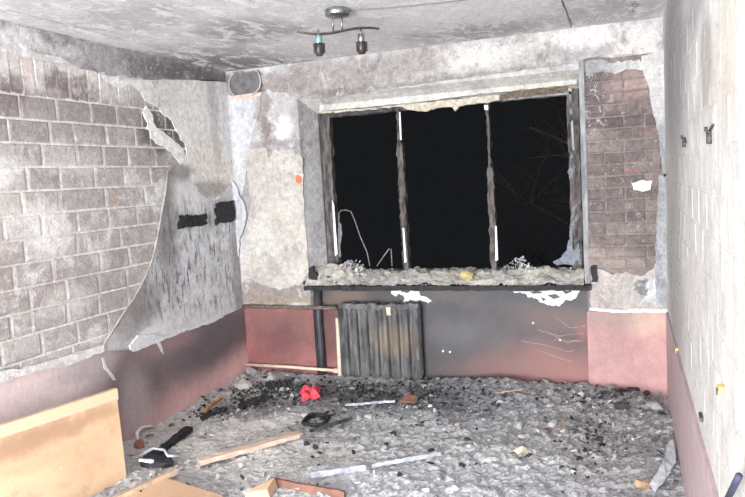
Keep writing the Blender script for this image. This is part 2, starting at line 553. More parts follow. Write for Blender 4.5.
M['dado_r'] = m_dado('pink_dado_right_pier', [
    ('b', 615, 318, 34, 12, 0.6, (150, 130, 124), 0.8), ('b', 650, 322, 20, 12, 0.6, (196, 168, 152), 0.6),
    ('b', 612, 350, 26, 14, 0.7, (160, 128, 126), 0.6)], ((182, 142, 140), (168, 128, 127)))
M['dado_rw'] = m_dado('mauve_dado_right_wall', [
    ('r', 690, 430, 30, 60, 0.7, (186, 166, 168), 0.6)], ((196, 174, 176), (178, 156, 159)))


def m_panel():
    m = Mat('scorched_panel_paint', 0.55, 0.4)
    m.warp(0.08, 4, 0.02, 16)
    m.col = m.mix(m.rng(m.noise(6, 4), 0.35, 0.65), srgb(62, 59, 63), srgb(74, 70, 73))
    m.stain(m.pblob('b', 345, 295, 22, 10, 0.6), srgb(108, 92, 82), 0.8)
    m.stain(m.pblob('b', 430, 296, 40, 8, 0.6), srgb(86, 78, 76), 0.6)
    m.stain(m.pblob('b', 560, 385, 70, 34, 0.8), srgb(150, 104, 100), 0.85)
    m.stain(m.pblob('b', 500, 372, 50, 12, 0.8), srgb(112, 84, 82), 0.6)
    m.stain(m.pblob('b', 555, 320, 40, 12, 0.8), srgb(112, 90, 86), 0.55)
    m.stain(m.pblob('b', 582, 330, 8, 10, 0.6), srgb(132, 88, 84), 0.7)
    m.stain(m.pblob('b', 435, 385, 40, 5, 0.6), srgb(132, 92, 90), 0.6)
    m.stain(m.pblob('b', 460, 335, 36, 14, 0.8), srgb(92, 90, 96), 0.5)
    m.bump(m.noise(18, 5), 0.12, 0.005)
    return m.done()


M['panel'] = m_panel()
M['back'] = m_plaster('smoked_wall_plaster', [
    ('b', 244, 84, 22, 14, 0.25, (98, 95, 97), 0.9), ('b', 318, 180, 14, 90, 0.4, (182, 182, 185), 0.8),
    ('b', 280, 125, 18, 24, 0.5, (178, 170, 169), 0.7), ('b', 283, 128, 8, 13, .4, (224, 223, 224), .8), ('b', 266, 122, 4, 30, .4, (132, 122, 119), .85), ('b', 300, 108, 9, 14, .5, (146, 140, 140), .7), ('b', 298, 150, 6, 10, .5, (120, 112, 112), .6), ('b', 275, 145, 26, 7, 0.5, (140, 132, 131), 0.75),
    ('b', 262, 108, 7, 14, 0.5, (150, 138, 134), 0.6), ('b', 305, 130, 12, 34, 0.6, (158, 153, 154), 0.6),
    ('b', 268, 290, 50, 9, 0.3, (138, 128, 122), 0.9), ('b', 280, 300, 60, 5, 0.4, (146, 132, 120), 0.9),
    ('b', 325, 200, 7, 120, 0.5, (120, 112, 112), 0.6), ('b', 248, 192, 5, 40, 0.5, (140, 134, 134), 0.7)],
    ((194, 192, 193), (170, 167, 168)), 0.4, mott=.42)
M['white_patch'] = m_plaster('bluish_white_plaster', [('b', 262, 118, 5, 40, 0.5, (150, 144, 142), 0.8), ('b', 250, 185, 8, 40, .5, (176, 172, 173), .6)],
                             ((200, 200, 204), (182, 182, 187)), 0.3)
M['cream_patch'] = m_plaster('cream_wall_patch', [('b', 272, 190, 20, 18, 0.6, (180, 174, 170), 0.6), ('b', 295, 200, 10, 8, 0.5, (186, 180, 176), 0.5),
                                                  ('b', 250, 280, 20, 9, 0.5, (164, 158, 154), 0.7), ('b', 262, 240, 16, 20, 0.6, (198, 195, 190), 0.6)],
                             ((192, 186, 179), (176, 169, 163)), 0.25, 0.3, mott=.35)
M['lintel'] = m_plaster('smoked_lintel_concrete', [
    ('b', 330, 78, 70, 16, 0.5, (146, 138, 137), 0.8), ('b', 480, 55, 40, 12, 0.5, (214, 210, 207), 0.7), ('b', 420, 62, 26, 12, 0.5, (150, 143, 143), 0.6),
    ('b', 570, 55, 30, 8, 0.6, (164, 158, 158), 0.6), ('b', 590, 36, 50, 10, 0.5, (218, 212, 210), 0.8), ('b', 640, 50, 22, 26, 0.5, (210, 204, 202), 0.8),
    ('b', 622, 60, 16, 4, 0.5, (130, 126, 126), 0.7), ('b', 350, 93, 46, 3, .6, (108, 102, 102), .65), ('b', 440, 81, 46, 3, .6, (112, 106, 106), .6), ('b', 520, 71, 40, 3, .6, (120, 114, 113), .6), ('b', 285, 84, 24, 9, .5, (140, 132, 130), .6), ('b', 540, 75, 40, 5, .5, (206, 200, 190), .6)],  # the thin dark blobs along the lintel's lower edge are painted shadow
    ((186, 181, 180), (160, 155, 154)), 0.2, 0.5, 9, 0.35, (214, 210, 208))
M['strip_r'] = m_plaster('grey_strip_plaster', [('b', 650, 60, 30, 60, 0.5, (200, 196, 195), 0.9)], ((164, 164, 167), (146, 146, 149)), 0.3)
M['soffit'] = m_plaster('cream_soffit', [('b', 540, 90, 40, 8, 0.5, (196, 190, 176), 0.6)], ((204, 201, 197), (186, 183, 179)), 0.15, 0.4, mott=.35)
M['patch_low'] = m_plaster('grey_low_patch', [('b', 652, 288, 14, 14, 0.5, (196, 200, 204), 0.8), ('b', 605, 295, 10, 12, 0.6, (162, 152, 146), 0.7),
                                             ('b', 642, 288, 5, 8, 0.4, (90, 88, 90), 0.8), ('b', 630, 268, 30, 8, 0.5, (186, 172, 162), 0.7)],
                           ((184, 178, 174), (166, 158, 153)), 0.25, 0.5)
M['char'] = simple('charred_wood', srgb(40, 38, 40), srgb(88, 84, 86), 0.85, 0, 40, 0.3, 0.8, 'world', (1, 1, 0.35))
M['frame'] = simple('smoked_frame_wood', srgb(46, 42, 42), srgb(108, 102, 100), 0.85, 0, 34, 0.3, 0.8, 'world', (1, 1, 0.25))
M['paint_white'] = simple('white_paint', srgb(224, 224, 230), srgb(238, 238, 242), 0.6, 0, 30, 0.3)
M['flake_white'] = simple('white_lime_flake', srgb(196, 195, 197), srgb(226, 225, 227), 0.8, 0, 60, 0.2, 0.3)
M['black'] = simple('black_soot', srgb(26, 26, 29), srgb(52, 51, 55), 0.75, 0, 30, 0.35, 0.5, 'world')
M['foam'] = simple('scorched_mounting_foam', srgb(202, 196, 182), srgb(160, 150, 134), 0.9, 0, 40, 0.2, 0.6, 'world')
M['yellow'] = simple('yellow_foam', srgb(196, 180, 128), srgb(166, 150, 104), 0.9, 0, 40, 0.2, 0.6)
M['grey_strip'] = simple('grey_corner_bead', srgb(160, 160, 162), srgb(108, 108, 110), 0.75, 0, 18, 0.3, 0.3, 'world', (1, 1, 0.3))


# ------------------------------------------------------------------ floor, ceiling, walls
def structure(o): o['kind'] = 'structure'; return o


structure(MB().box((-0.3, -8.4, -0.2), (W + 0.3, 0.45, 0.0)).build('floor', simple('bare_concrete_floor', srgb(120, 116, 114), srgb(90, 87, 86), .95, 0, 8, .2, .4, 'world')))

# the ceiling: slabs with open joints between them
jl = cl(56, 22)[0]
jr = cl(567, 12)
cm = MB()
ceiling = structure(MB().box((-0.3, -8.4, H + 0.03), (W + 0.3, 0.45, H + 0.25)).build('ceiling', M['ceiling']))
xr = jr[0]
for (xa, xb) in ((-0.02, jl - 0.012), (jl + 0.006, xr - 0.010), (xr + 0.006, W + 0.02)):
    n = 60
    b = MB()
    ys = np.linspace(-8.38, 0.0, n)
    top = [(xa + rng.uniform(-.005, .005), y) for y in ys] ; bot = [(xb + rng.uniform(-.006, .006), y) for y in ys[::-1]]
    b.prism([(x, y, H) for x, y in top + bot], (0, 0, 0.035))
    b.build('ceiling_slab', M['ceiling'], ceiling)

# left wall
wall_left = structure(MB().box((-0.25, -8.4, 0), (0, 0.0, H + 0.03)).build('wall_left', M['mortar']))
BM = [brick_mesh('brick_%d' % i, random.Random(i)) for i in range(6)]
SB = [brick_mesh('small_brick_%d' % i, random.Random(40 + i), 0.02, 0.07) for i in range(6)]


def brick(parent, mat, pool, plane, a0, a1, z0, z1, proud, name='brick', g=0.011):
    me = rng.choice(pool)
    o = bpy.data.objects.new(name, me)
    COL.objects.link(o)
    o.parent = parent
    d = 0.05
    if not me.materials: me.materials.append(None)
    o.material_slots[0].link = 'OBJECT'
    o.material_slots[0].material = mat
    sx, sz = abs(a1 - a0) - g, z1 - z0 - g
    c, zc = (a0 + a1) / 2, (z0 + z1) / 2
    pr = proud + rng.uniform(-0.25, 0.35) * proud
    if plane == 'l':
        o.location = (pr - d / 2, c, zc); o.rotation_euler = (rng.uniform(-.006, .006), 0, math.pi / 2)
    elif plane == 'r':
        o.location = (W - pr + d / 2, c, zc); o.rotation_euler = (0, 0, -math.pi / 2)
    else:
        o.location = (c, -pr + d / 2, zc); o.rotation_euler = (0, rng.uniform(-.01, .01), 0)
    o.scale = (sx, d, sz)
    return o


# measured joints of the clearest courses; the rest follow the same bond
ROW = 0.1255
rows = {0: [20, 57, 90.6, 116, 141], 1: [9, 50, 73.5, 105.7, 135, 150], 2: [42, 76.5, 103, 128, 155], 3: [27, 60, 95, 124, 150]}
for i in range(13):
    z1 = 2.135 - ROW * i
    if z1 < 0.5: break
    ytop = -0.55 if i < 3 else (-0.62 if i < 8 else -0.5)
    if i in rows:
        js = sorted(lw(u, 115 + 21 * i)[1] for u in rows[i])
    else:
        js = [-2.35 + (0.13 if i % 2 else 0) + rng.uniform(-.03, .03)]
        while js[-1] < -0.95:
            js.append(js[-1] + rng.choice((0.25, 0.26, 0.25, 0.37, 0.13 if i % 3 == 0 else 0.26)))
    while js[0] > -4.5: js.insert(0, js[0] - rng.choice((0.25, 0.26, 0.37)))
    while js[-1] < ytop: js.append(js[-1] + 0.25)
    for a, b_ in zip(js[:-1], js[1:]):
        brick(wall_left, M['lbrick'], BM, 'l', a, b_, z1 - ROW, z1, 0.0045)
y = -4.5
while y < -0.6:                                            # bricks on end above
    w = rng.uniform(0.072, 0.095)
    brick(wall_left, M['lbrick'], SB, 'l', y, y + w, 2.135, 2.345, 0.006)
    y += w

plate('plaster_band', 'l', [(-120, 5), (-60, 6), (0, 20), (94.6, 43.3), (150, 55), (231, 73), (232, 82), (190, 80), (150, 79), (110, 76), (80, 69), (60, 58), (26, 50), (18, 44), (0, 48), (-60, 30), (-120, 24)],
      0.009, M['band'], wall_left, 6, 0.9)
plate('plaster', 'l', [(96, 74), (105, 76), (135, 80), (170, 80), (200, 80), (231, 82), (234, 130), (236, 190), (228, 186), (222, 196), (212, 201), (203, 197), (192, 184), (186, 172),
                       (174, 158), (184, 160), (186, 152), (183, 144), (176, 132), (170, 122), (162, 114), (154, 106), (144, 101), (139, 92), (130, 84), (118, 88), (108, 84)],
      0.009, M['cream'], wall_left, 4, 1.1)
plate('plaster', 'l', [(146, 106), (150, 112), (153, 122), (156, 128), (166, 134), (172, 140), (180, 146), (184, 152), (186, 162), (176, 160), (166, 148), (156, 144), (150, 138), (146, 124), (142, 112)],
      0.0085, M['cream'], wall_left, 3, 0.9)
plate('blistered_plaster', 'l', [(170, 165), (182, 166), (200, 180), (214, 190), (236, 180), (239, 240), (243, 309), (208, 322), (178, 332), (130, 350), (104, 357), (103, 346), (112, 334), (122, 318), (133, 300), (144, 280), (152, 258), (158, 232), (163, 205), (166, 184)],
      0.0085, M['blister'], wall_left, 4, 0.8)
# the raised rim of the broken plaster edge
M['rim'] = simple('grey_plaster_rim', srgb(178, 171, 167), srgb(146, 138, 135), .95, 0, 14, .15, .5, 'world')
rim = [lw(u, v) for u, v in [(168, 172), (165, 190), (162, 210), (158, 232), (152, 257), (144, 279), (133, 299), (121, 318), (111, 333), (103, 345), (101, 354)]]
MB().tube([p + np.array([0.004, rng.uniform(-.006, .006), rng.uniform(-.006, .006)]) for p in rim], [0.0075 + rng.uniform(-.0025, .003) for _ in rim], 7).build('plaster_rim', M['rim'], wall_left, True)
plate('plaster_ledge', 'l', [(-60, 372), (0, 372), (40, 362), (70, 354), (99, 345), (101, 352), (60, 366), (30, 372), (0, 382), (-60, 390)], 0.03, M['mortar'], wall_left, 5, 1.2)
def run_on(name, a, b_, thick, mat):
    """the strip carries on along the left wall towards the door"""
    A, B = lw(*a), lw(*b_)
    ys = np.linspace(-4.8, min(A[1], B[1]) + .03, 24)
    up = [(0.0, y_, min(A[2] + rng.uniform(-.004, .004), H)) for y_ in ys]
    dn = [(0.0, y_, B[2] + rng.uniform(-.012, .012)) for y_ in ys[::-1]]
    MB().prism(up + dn, (thick, 0, 0)).build(name, mat, wall_left)


run_on('plaster_band', (-118, 3), (-118, 25), 0.009, M['band'])
run_on('plaster_ledge', (-58, 373), (-58, 389), 0.03, M['mortar'])
dl = [(-4.8, 0.0), (-4.8, 0.70)] + [tuple(lw(u, v)[1:]) for u, v in ((0, 379), (30, 372), (60, 364), (99, 351), (130, 350), (178, 332), (208, 322))] + [(0.0, 0.612), (0.0, 0.0)]
MB().prism([(0.0, y_, z_) for y_, z_ in dl], (0.020, 0, 0)).build('painted_dado', M['dado_l'], wall_left)
# white lip of old lime along the top of the dado
plate('lime_lip', 'l', [(128, 346), (136, 336), (150, 334), (160, 337), (176, 330), (208, 319), (220, 314), (221, 317), (208, 323), (178, 333), (158, 341), (140, 348), (130, 352)], 0.022, M['flake_white'], wall_left, 3, 0.7)
plate('lime_crack', 'l', [(99, 358), (101, 357), (104, 367), (110, 374), (113, 380), (110, 380), (106, 374), (101, 368)], 0.023, M['flake_white'], wall_left, 3, 0.3)
plate('lime_crack', 'l', [(154, 342), (157, 341), (160, 350), (161, 354), (158, 351)], 0.023, M['flake_white'], wall_left, 3, 0.3)

# back wall, with the splayed window opening
XL, XR, YF = 0.615, 2.70, 0.20        # opening on the room face, depth of the frame
XLF, XRF = 0.69, 2.665                 # opening at the frame
ZT, ZTF = 2.24, 2.135
ZS = 0.80
b = MB()
b.prism([(-0.25, 0, 0), (XL, 0, 0), (XLF, YF, 0), (XLF, 0.42, 0), (-0.25, 0.42, 0)], (0, 0, H + .03))
b.prism([(XR, 0, 0), (W + 0.25, 0, 0), (W + 0.25, 0.42, 0), (XRF, 0.42, 0), (XRF, YF, 0)], (0, 0, H + .03))
b.prism([(XL - .005, 0.0, ZT), (XL - .005, 0.0, H + .03), (XL - .005, 0.42, H + .03), (XL - .005, 0.42, ZTF + .01), (XL - .005, YF, ZTF)], (XR - XL + .01, 0, 0))
wall_back = structure(b.build('wall_back', M['back']))
MB().box((XL + 0.0, 0.035, 0), (XR, 0.42, ZS)).build('niche_panel', M['panel'], wall_back)
# soffit and lintel
MB().prism([(XL, -0.004, ZT - .006), (XLF, YF, ZTF - .006), (XRF, YF, ZTF - .006), (XR, -0.004, ZT - .006)], (0, 0, 0.005)).build('soffit_plaster', M['soffit'], wall_back)
plate('lintel', 'b', [(259, 76), (300, 63), (450, 43), (540, 32), (628, 21.5), (645, 22), (655, 28), (662, 40), (664, 60), (640, 58), (590, 57), (577, 63), (500, 73), (400, 87), (340, 96), (298, 99), (286, 93), (272, 92), (262, 84)],
      0.012, M['lintel'], wall_back, 6, 0.7)
plate('plaster_strip', 'b', [(641, 56), (664, 50), (667, 90), (667, 176), (663, 176), (660, 150), (657, 128), (653, 112), (650, 96), (647, 80), (640, 68)], 0.02, M['strip_r'], wall_back, 4, 0.8)
plate('plaster_strip', 'b', [(659, 175), (667, 172), (668, 306), (656, 304), (655, 262), (657, 215)], 0.02, M['strip_r'], wall_back, 4, 0.8)
plate('plaster_patch', 'b', [(592, 268), (604, 270), (614, 274), (626, 272), (640, 276), (652, 268), (657, 262), (668, 262), (668, 309), (590, 308), (590, 290)], 0.016, M['patch_low'], wall_back, 4, 1.0)
plate('plaster_patch', 'b', [(632, 183), (640, 180), (652, 181), (650, 190), (641, 192), (634, 190)], 0.016, M['flake_white'], wall_back, 3, 1.0)
plate('plaster_patch', 'b', [(585, 62), (600, 59), (612, 63), (640, 60), (642, 70), (630, 69), (618, 74), (600, 72), (586, 76)], 0.018, M['strip_r'], wall_back, 3, 1.0)
plate('lime_lip', 'b', [(590, 307), (615, 309), (640, 308), (667, 309), (667, 312), (640, 312), (615, 312), (590, 310)], 0.024, M['flake_white'], wall_back, 3, 0.6)
plate('white_plaster', 'b', [(231, 98), (244, 96), (262, 93), (261, 110), (256, 124), (252, 140), (249, 158), (246, 178), (243, 196), (238, 186), (234, 150)], 0.008, M['white_patch'], wall_back, 3, 0.6)
plate('cream_patch', 'b', [(247, 166), (250, 148), (267, 148), (269, 157), (276, 153), (299, 155), (303, 158), (304, 200), (307, 240), (309, 272), (304, 282), (280, 290), (262, 284), (244, 274), (244, 240), (252, 205)],
      0.010, M['cream_patch'], wall_back, 4, 0.8)
MB().prism([(0, 0, 0), (XL + 0.02, 0, 0), (XL + .02, 0, HP), (0, 0, HP)], (0, -0.010, 0)).build('painted_dado', M['dado_b'], wall_back)
MB().prism([(XR - .01, 0, 0), (W, 0, 0), (W, 0, HP), (XR - .01, 0, HP)], (0, -0.018, 0)).build('painted_dado', M['dado_r'], wall_back)
MB().prism([(XL + .02, 0.035, 0), (0.86, 0.035, 0), (0.86, 0.035, HP - .02), (XL + .02, 0.035, HP - .02)], (0, -0.006, 0)).build('niche_dado', M['dado_b'], wall_back)
# mortar bed and bricks of the right pier
MB().box((XR, -0.003, 0.62), (W, 0.0, 2.30)).build('mortar_bed', M['pier_mortar'], wall_back)
z = 0.90; i = 0
while z < 2.24:
    x = XR + 0.004
    off = (0.125 if i % 2 else 0.25)
    first = True
    while x < W - 0.05:
        w = off if first else rng.choice((0.25, 0.25, 0.125))
        first = False
        x2 = min(x + w, W - 0.02)
        if x2 - x > 0.05: brick(wall_back, M['pbrick'], SB, 'b', x, x2, z, z + 0.0775, 0.011)
        x = x2
    z += 0.0775; i += 1
# corner bead on the right edge of the opening
MB().prism([(XR - 0.02, 0.03, ZS), (XR - 0.018, -0.010, ZS), (XR + 0.014, -0.015, ZS), (XR + 0.016, 0.0, ZS), (XR, 0.03, ZS)], (0, 0, ZT + 0.05 - ZS)).build('corner_bead', M['grey_strip'], wall_back)

# right wall: brick under whitewash
wall_right = structure(MB().box((W, -8.4, 0), (W + 0.25, 0.0, H + 0.03)).build('wall_right', M['right']))
z = HP; i = 0
while z < H - 0.05:
    y = -4.6 + (0.13 if i % 2 else 0)
    while y < -0.02:
        y2 = min(y + 0.26, -0.0)
        if y2 - y > 0.06: brick(wall_right, M['right'], BM, 'r', y - .004, y2 + .004, z - .004, min(z + 0.1255, H + .02) + .004, 0.0009, g=.0075)
        y = y2
    z += 0.1255; i += 1
MB().prism([(W, -8.3, 0), (W, 0, 0), (W, 0, HP), (W, -0.6, HP + .01), (W, -1.3, HP - .005), (W, -2.2, HP + .01), (W, -8.3, HP)], (-0.014, 0, 0)).build('painted_dado', M['dado_rw'], wall_right)
structure(MB().box((-0.25, -8.55, 0), (W + 0.25, -8.4, H + 0.03)).build('wall_rear', M['rightbase']))

# ------------------------------------------------------------------ window
PLANES['n'] = lambda u, v: bw(u, v, 0.035)
PLANES['w'] = lambda u, v: bw(u, v, 0.19)


def plate2(name, plane, poly, thick, mat, parent, step=3, amp=0.6, base=0.0):
    pts = ragged(poly, step, amp)
    nrm = np.array([0, -1.0, 0])
    return MB().prism([PLANES[plane](u, v) + nrm * base for u, v in pts], nrm * thick).build(name, mat, parent)


def charred_bar(name, p0, p1, wx, wy, mat, parent, n=26, jit=0.006, wfun=None, r=rng):
    """a burnt timber: rectangular section, eaten unevenly along its length"""
    p0 = np.array(p0, float); p1 = np.array(p1, float)
    t = (p1 - p0) / np.linalg.norm(p1 - p0)
    a = np.array([1.0, 0, 0]) if abs(t[0]) < 0.7 else np.array([0, 0, 1.0])
    a = a - t * (a @ t); a /= np.linalg.norm(a)
    c = np.cross(t, a)
    vs = []; fs = []
    for i in range(n + 1):
        k = i / n
        p = p0 + (p1 - p0) * k
        w = wfun(k) if wfun else 1.0
        for sa, sc in ((-1, -1), (-.3, -1.1), (1, -1), (1, 1), (-1, 1)):
            vs.append(p + a * (sa * wx / 2 * w + r.uniform(-jit, jit)) + c * (sc * wy / 2 + r.uniform(-jit, jit)))
    for i in range(n):
        for k in range(5):
            k2 = (k + 1) % 5
            fs.append((i * 5 + k, i * 5 + k2, (i + 1) * 5 + k2, (i + 1) * 5 + k))
    fs.append((0, 1, 2, 3, 4)); fs.append(tuple(n * 5 + k for k in range(5)))
    return MB().add(vs, fs).build(name, mat, parent)


win = structure(empty('window_1', (1.68, 0.22, 0.80)))
win_inv = Matrix.Translation((-1.68, -0.22, -0.80))


def under(o, root):
    """make o a part of root while it stays where it stands"""
    o.parent = root
    o.matrix_parent_inverse = root.matrix_basis.inverted()
    return o


yf = 0.215
parts = []
lf0, lf1 = bw(326, 114, yf), bw(334, 262, yf)
lx = (lf0[0] + lf1[0]) / 2
parts.append(charred_bar('stile', (lx, yf, 0.80), (lx, yf, 2.13), 0.085, 0.06, M['frame'], None))
rx = bw(575, 180, yf)[0]
parts.append(charred_bar('stile', (rx, yf, 0.80), (rx, yf, 2.13), 0.075, 0.06, M['frame'], None))
parts.append(charred_bar('head_rail', (lx, yf, 2.118), (rx, yf, 2.118), 0.055, 0.06, M['char'], None, 40, 0.007))
parts.append(charred_bar('bottom_rail', (lx, yf, 0.845), (rx, yf, 0.845), 0.08, 0.06, M['char'], None, 40, 0.008))
m1a, m1b = bw(400, 113, yf), bw(405.5, 262, yf)
m2a, m2b = bw(488.5, 105, yf), bw(494, 262, yf)
for a_, b_, f_ in ((m1a, m1b, lambda k: 1.15 if k < 0.8 else 0.55), (m2a, m2b, lambda k: 1.15 if k < 0.62 else 0.5)):
    xm = (a_[0] + b_[0]) / 2
    parts.append(charred_bar('mullion', (xm, yf, 0.86), (xm, yf, 2.11), 0.040, 0.06, M['frame'], None, 40, 0.006, f_))
for quad in ([(332, 200), (334, 205), (337.5, 254), (335, 256)], [(402.5, 228), (404, 228), (406.5, 262), (404.5, 263)], [(495, 226), (496.5, 226), (498, 260), (495.5, 261)],
             [(484, 105), (488, 105), (488, 110), (484.6, 110)], [(399, 112), (400.3, 112), (401.5, 140), (400, 140)]):
    parts.append(MB().prism([bw(u, v, 0.176) for u, v in quad], (0, 0.008, 0)).build('paint_remnant', M['paint_white'], None))
# the light-coloured thin inner frame of the right light, and torn foil hanging on it
parts.append(MB().prism([bw(u, v, 0.18) for u, v in [(503, 98.5), (571, 92), (571, 94), (503, 100.5)]], (0, 0.01, 0)).build('glazing_bead', M['grey_strip'], None))
parts.append(MB().prism([bw(u, v, 0.18) for u, v in [(568.5, 92), (571, 92), (574.5, 150), (572.5, 150)]], (0, 0.01, 0)).build('glazing_bead', M['grey_strip'], None))
M['foil'] = simple('torn_bluish_film', srgb(104, 112, 122), srgb(70, 76, 84), 0.45, 0.1, 40, 0.5, 0.6)
parts.append(plate2('torn_film', 'w', [(570, 150), (575, 158), (575, 190), (578, 215), (579, 245), (582, 264), (556, 265), (552, 262), (561, 257), (567, 249), (570, 236), (571, 220), (573, 200), (570, 178), (568, 172), (571, 165)], 0.006, M['foil'], None, 2.5, 0.9))
parts.append(MB().prism([bw(u, v, 0.10) for u, v in ragged([(320, 99), (400, 91), (480, 82), (577, 73), (577, 84), (480, 94), (400, 104), (320, 111)], 6, .5)], (0, 0.075, 0)).build('head_board', M['soffit'], None))
# ragged mounting foam along the head
lip = [(318, 111.5), (340, 110), (370, 108.5), (400, 105), (430, 102), (470, 98), (510, 94), (545, 90), (572, 88)]
low = [(572, 91.5), (545, 94), (520, 97), (505, 99), (488, 103), (470, 105), (460, 106), (456, 112), (453, 107), (440, 108), (425, 112), (410, 110), (400, 107), (380, 109), (360, 111), (340, 112.5), (322, 113.5)]
parts.append(plate2('mounting_foam', 'w', lip + low, 0.03, M['foam'], None, 3, 0.7, 0.0))
M['dirty_foam'] = simple('burnt_rust_foam', srgb(122, 106, 94), srgb(78, 70, 66), 0.9, 0, 50, 0.2, 0.6, 'world')
parts.append(plate2('burnt_foam', 'w', [(500, 95), (535, 90), (568, 87), (568, 92), (535, 96), (500, 100)], 0.008, M['dirty_foam'], None, 3, 0.6, 0.03))
# sill slab
s0, s1 = bw(304, 284, -0.07), bw(591, 288, -0.07)
parts.append(charred_bar('sill', ((s0[0]), -0.005, 0.782), (s1[0], -0.005, 0.782), 0.036, 0.14, M['black'], None, 50, 0.004))
parts.append(MB().box((XL + .01, 0.05, 0.772), (XR - 0.02, 0.30, 0.80)).build('sill_slab', M['char'], None))
parts.append(plate2('burnt_sill_end', 'b', [(591, 266), (597, 264), (598, 281), (592, 282)], 0.03, M['black'], None, 3, 0.8, 0.01))
parts.append(plate2('burnt_sill_end', 'b', [(311, 268), (314, 266), (318, 274), (320, 280), (318, 285), (306, 285), (303, 281), (310, 278)], 0.03, M['black'], None, 3, 1.2, 0.0))
for p in parts: under(p, win)

# ------------------------------------------------------------------ marks and pieces on the back wall
FW = M['flake_white']
plate2('lime_flake', 'n', [(391, 290), (396, 287), (400, 289), (402, 292), (408, 293), (414, 288), (418, 289), (420, 295), (426, 297), (432, 301), (428, 303), (420, 300), (416, 302), (410, 299), (407, 304), (403, 303), (405, 297), (399, 293), (396, 296), (392, 294)], 0.004, FW, wall_back, 2, 0.5)
plate2('lime_flake', 'n', [(510, 290), (525, 287.5), (545, 288.5), (560, 287), (575, 286.5), (580, 290), (577, 297), (571, 301), (566, 300), (560, 306), (548, 305), (540, 302), (536, 298), (528, 297), (524, 293), (515, 292.5)], 0.004, FW, wall_back, 2, 0.7)
for hole in ([(530, 291), (541, 291), (543, 293), (533, 294)], [(547, 295), (556, 294), (561, 297), (553, 299)], [(563, 291), (571, 290), (572, 292), (565, 294)], [(541, 297), (546, 299), (543, 301)]):
    plate2('bare_spot', 'n', hole, 0.002, M['panel'], wall_back, 2, 0.5, 0.004)
for dot in ((388, 289), (533, 323), (443, 351), (450, 352), (560, 340)):
    plate2('lime_fleck', 'n', [(dot[0] - 1, dot[1] - 1), (dot[0] + 1.2, dot[1] - .8), (dot[0] + .8, dot[1] + 1), (dot[0] - .8, dot[1] + .9)], 0.003, FW, wall_back, 3, 0.1)
M['scratch'] = simple('pale_scratch', srgb(186, 160, 152), srgb(150, 120, 114), 0.8)
for sc in ([(521, 341), (545, 345), (570, 352), (574, 350)], [(537, 350), (552, 355), (571, 362), (573, 360)], [(538, 330), (560, 336), (584, 333)], [(552, 342), (556, 339), (568, 343), (578, 340)], [(556, 318), (570, 328), (586, 326)], [(548, 333), (565, 341), (582, 341)]):
    k = []
    for (a, b_) in zip(sc[:-1], sc[1:]):
        k += [(a[0] + (b_[0] - a[0]) * t, a[1] + (b_[1] - a[1]) * t + rng.uniform(-.4, .4)) for t in (0, .25, .5, .75)]
    MB().tube([bw(u, v, 0.034) for u, v in k + [sc[-1]]], 0.0018, 5).build('scratch', M['scratch'], wall_back)
M['orange'] = simple('orange_brick_spot', srgb(206, 120, 92), srgb(186, 100, 76), 0.9, 0, 60)
plate('brick_spot', 'b', [(296, 176), (299, 175), (302, 177), (302.5, 181), (300, 183.5), (296.5, 182)], 0.004, M['orange'], wall_back, 2, 0.3, 0.010)
plate('peeling_plaster', 'b', [(231, 176), (237, 184), (241, 196), (246, 205), (248, 216), (246, 228), (241, 240), (240, 256), (236, 256), (236, 230), (234, 206)], 0.014, M['white_patch'], wall_back, 3, 0.6, 0.012)
M['dkgrey'] = simple('dark_smoked_plaster', srgb(120, 116, 118), srgb(96, 92, 95), 0.9, 0, 20, 0.2, 0.4, 'world')
plate('smoked_corner', 'b', [(231, 75), (259, 71), (263, 84), (262, 92), (250, 95), (231, 97)], 0.006, M['dkgrey'], wall_back, 3, 0.6)
plate('rusty_lip', 'b', [(230, 96), (250, 94), (262, 92), (262, 95), (250, 98), (231, 100)], 0.010, simple('rusty_plaster_edge', srgb(190, 160, 142), srgb(214, 204, 198), .9, 0, 40), wall_back, 3, 0.6)

# ------------------------------------------------------------------ radiator and pipes
M['iron'] = None
mi = Mat('burnt_cast_iron', 0.8, 0.3)
mi.warp(0.02, 12, 0.01, 40)
mi.col = mi.mix(mi.rng(mi.noise(16, 5, 0.7, stretch=(1, 1, .3)), .35, .65), srgb(70, 70, 73), srgb(112, 110, 111))
mi.stain(mi.rng(mi.noise(30, 5, .75, stretch=(1, 1, .15)), .56, .66), srgb(156, 152, 148), .75)
mi.stain(mi.pblob('b', 398, 338, 20, 14, .7), srgb(150, 132, 108), .45)
mi.stain(mi.pblob('b', 340, 310, 8, 10, .5), srgb(38, 38, 40), .8)
mi.bump(mi.noise(60, 6, .75), .9, .008)
M['iron'] = mi.done()
ry = -0.045
ra, rb = bw(336, 303, ry - .05)[0], bw(418, 303, ry - .05)[0]
zb0, zt0 = bw(380, 380, ry - .05)[2], bw(380, 304, ry - .05)[2]
NS = 8
pw = (rb - ra) / NS
rad = empty('radiator', ((ra + rb) / 2, ry, zb0))
tag(rad, 'burnt cast iron sectional radiator under the window sill', 'radiator')


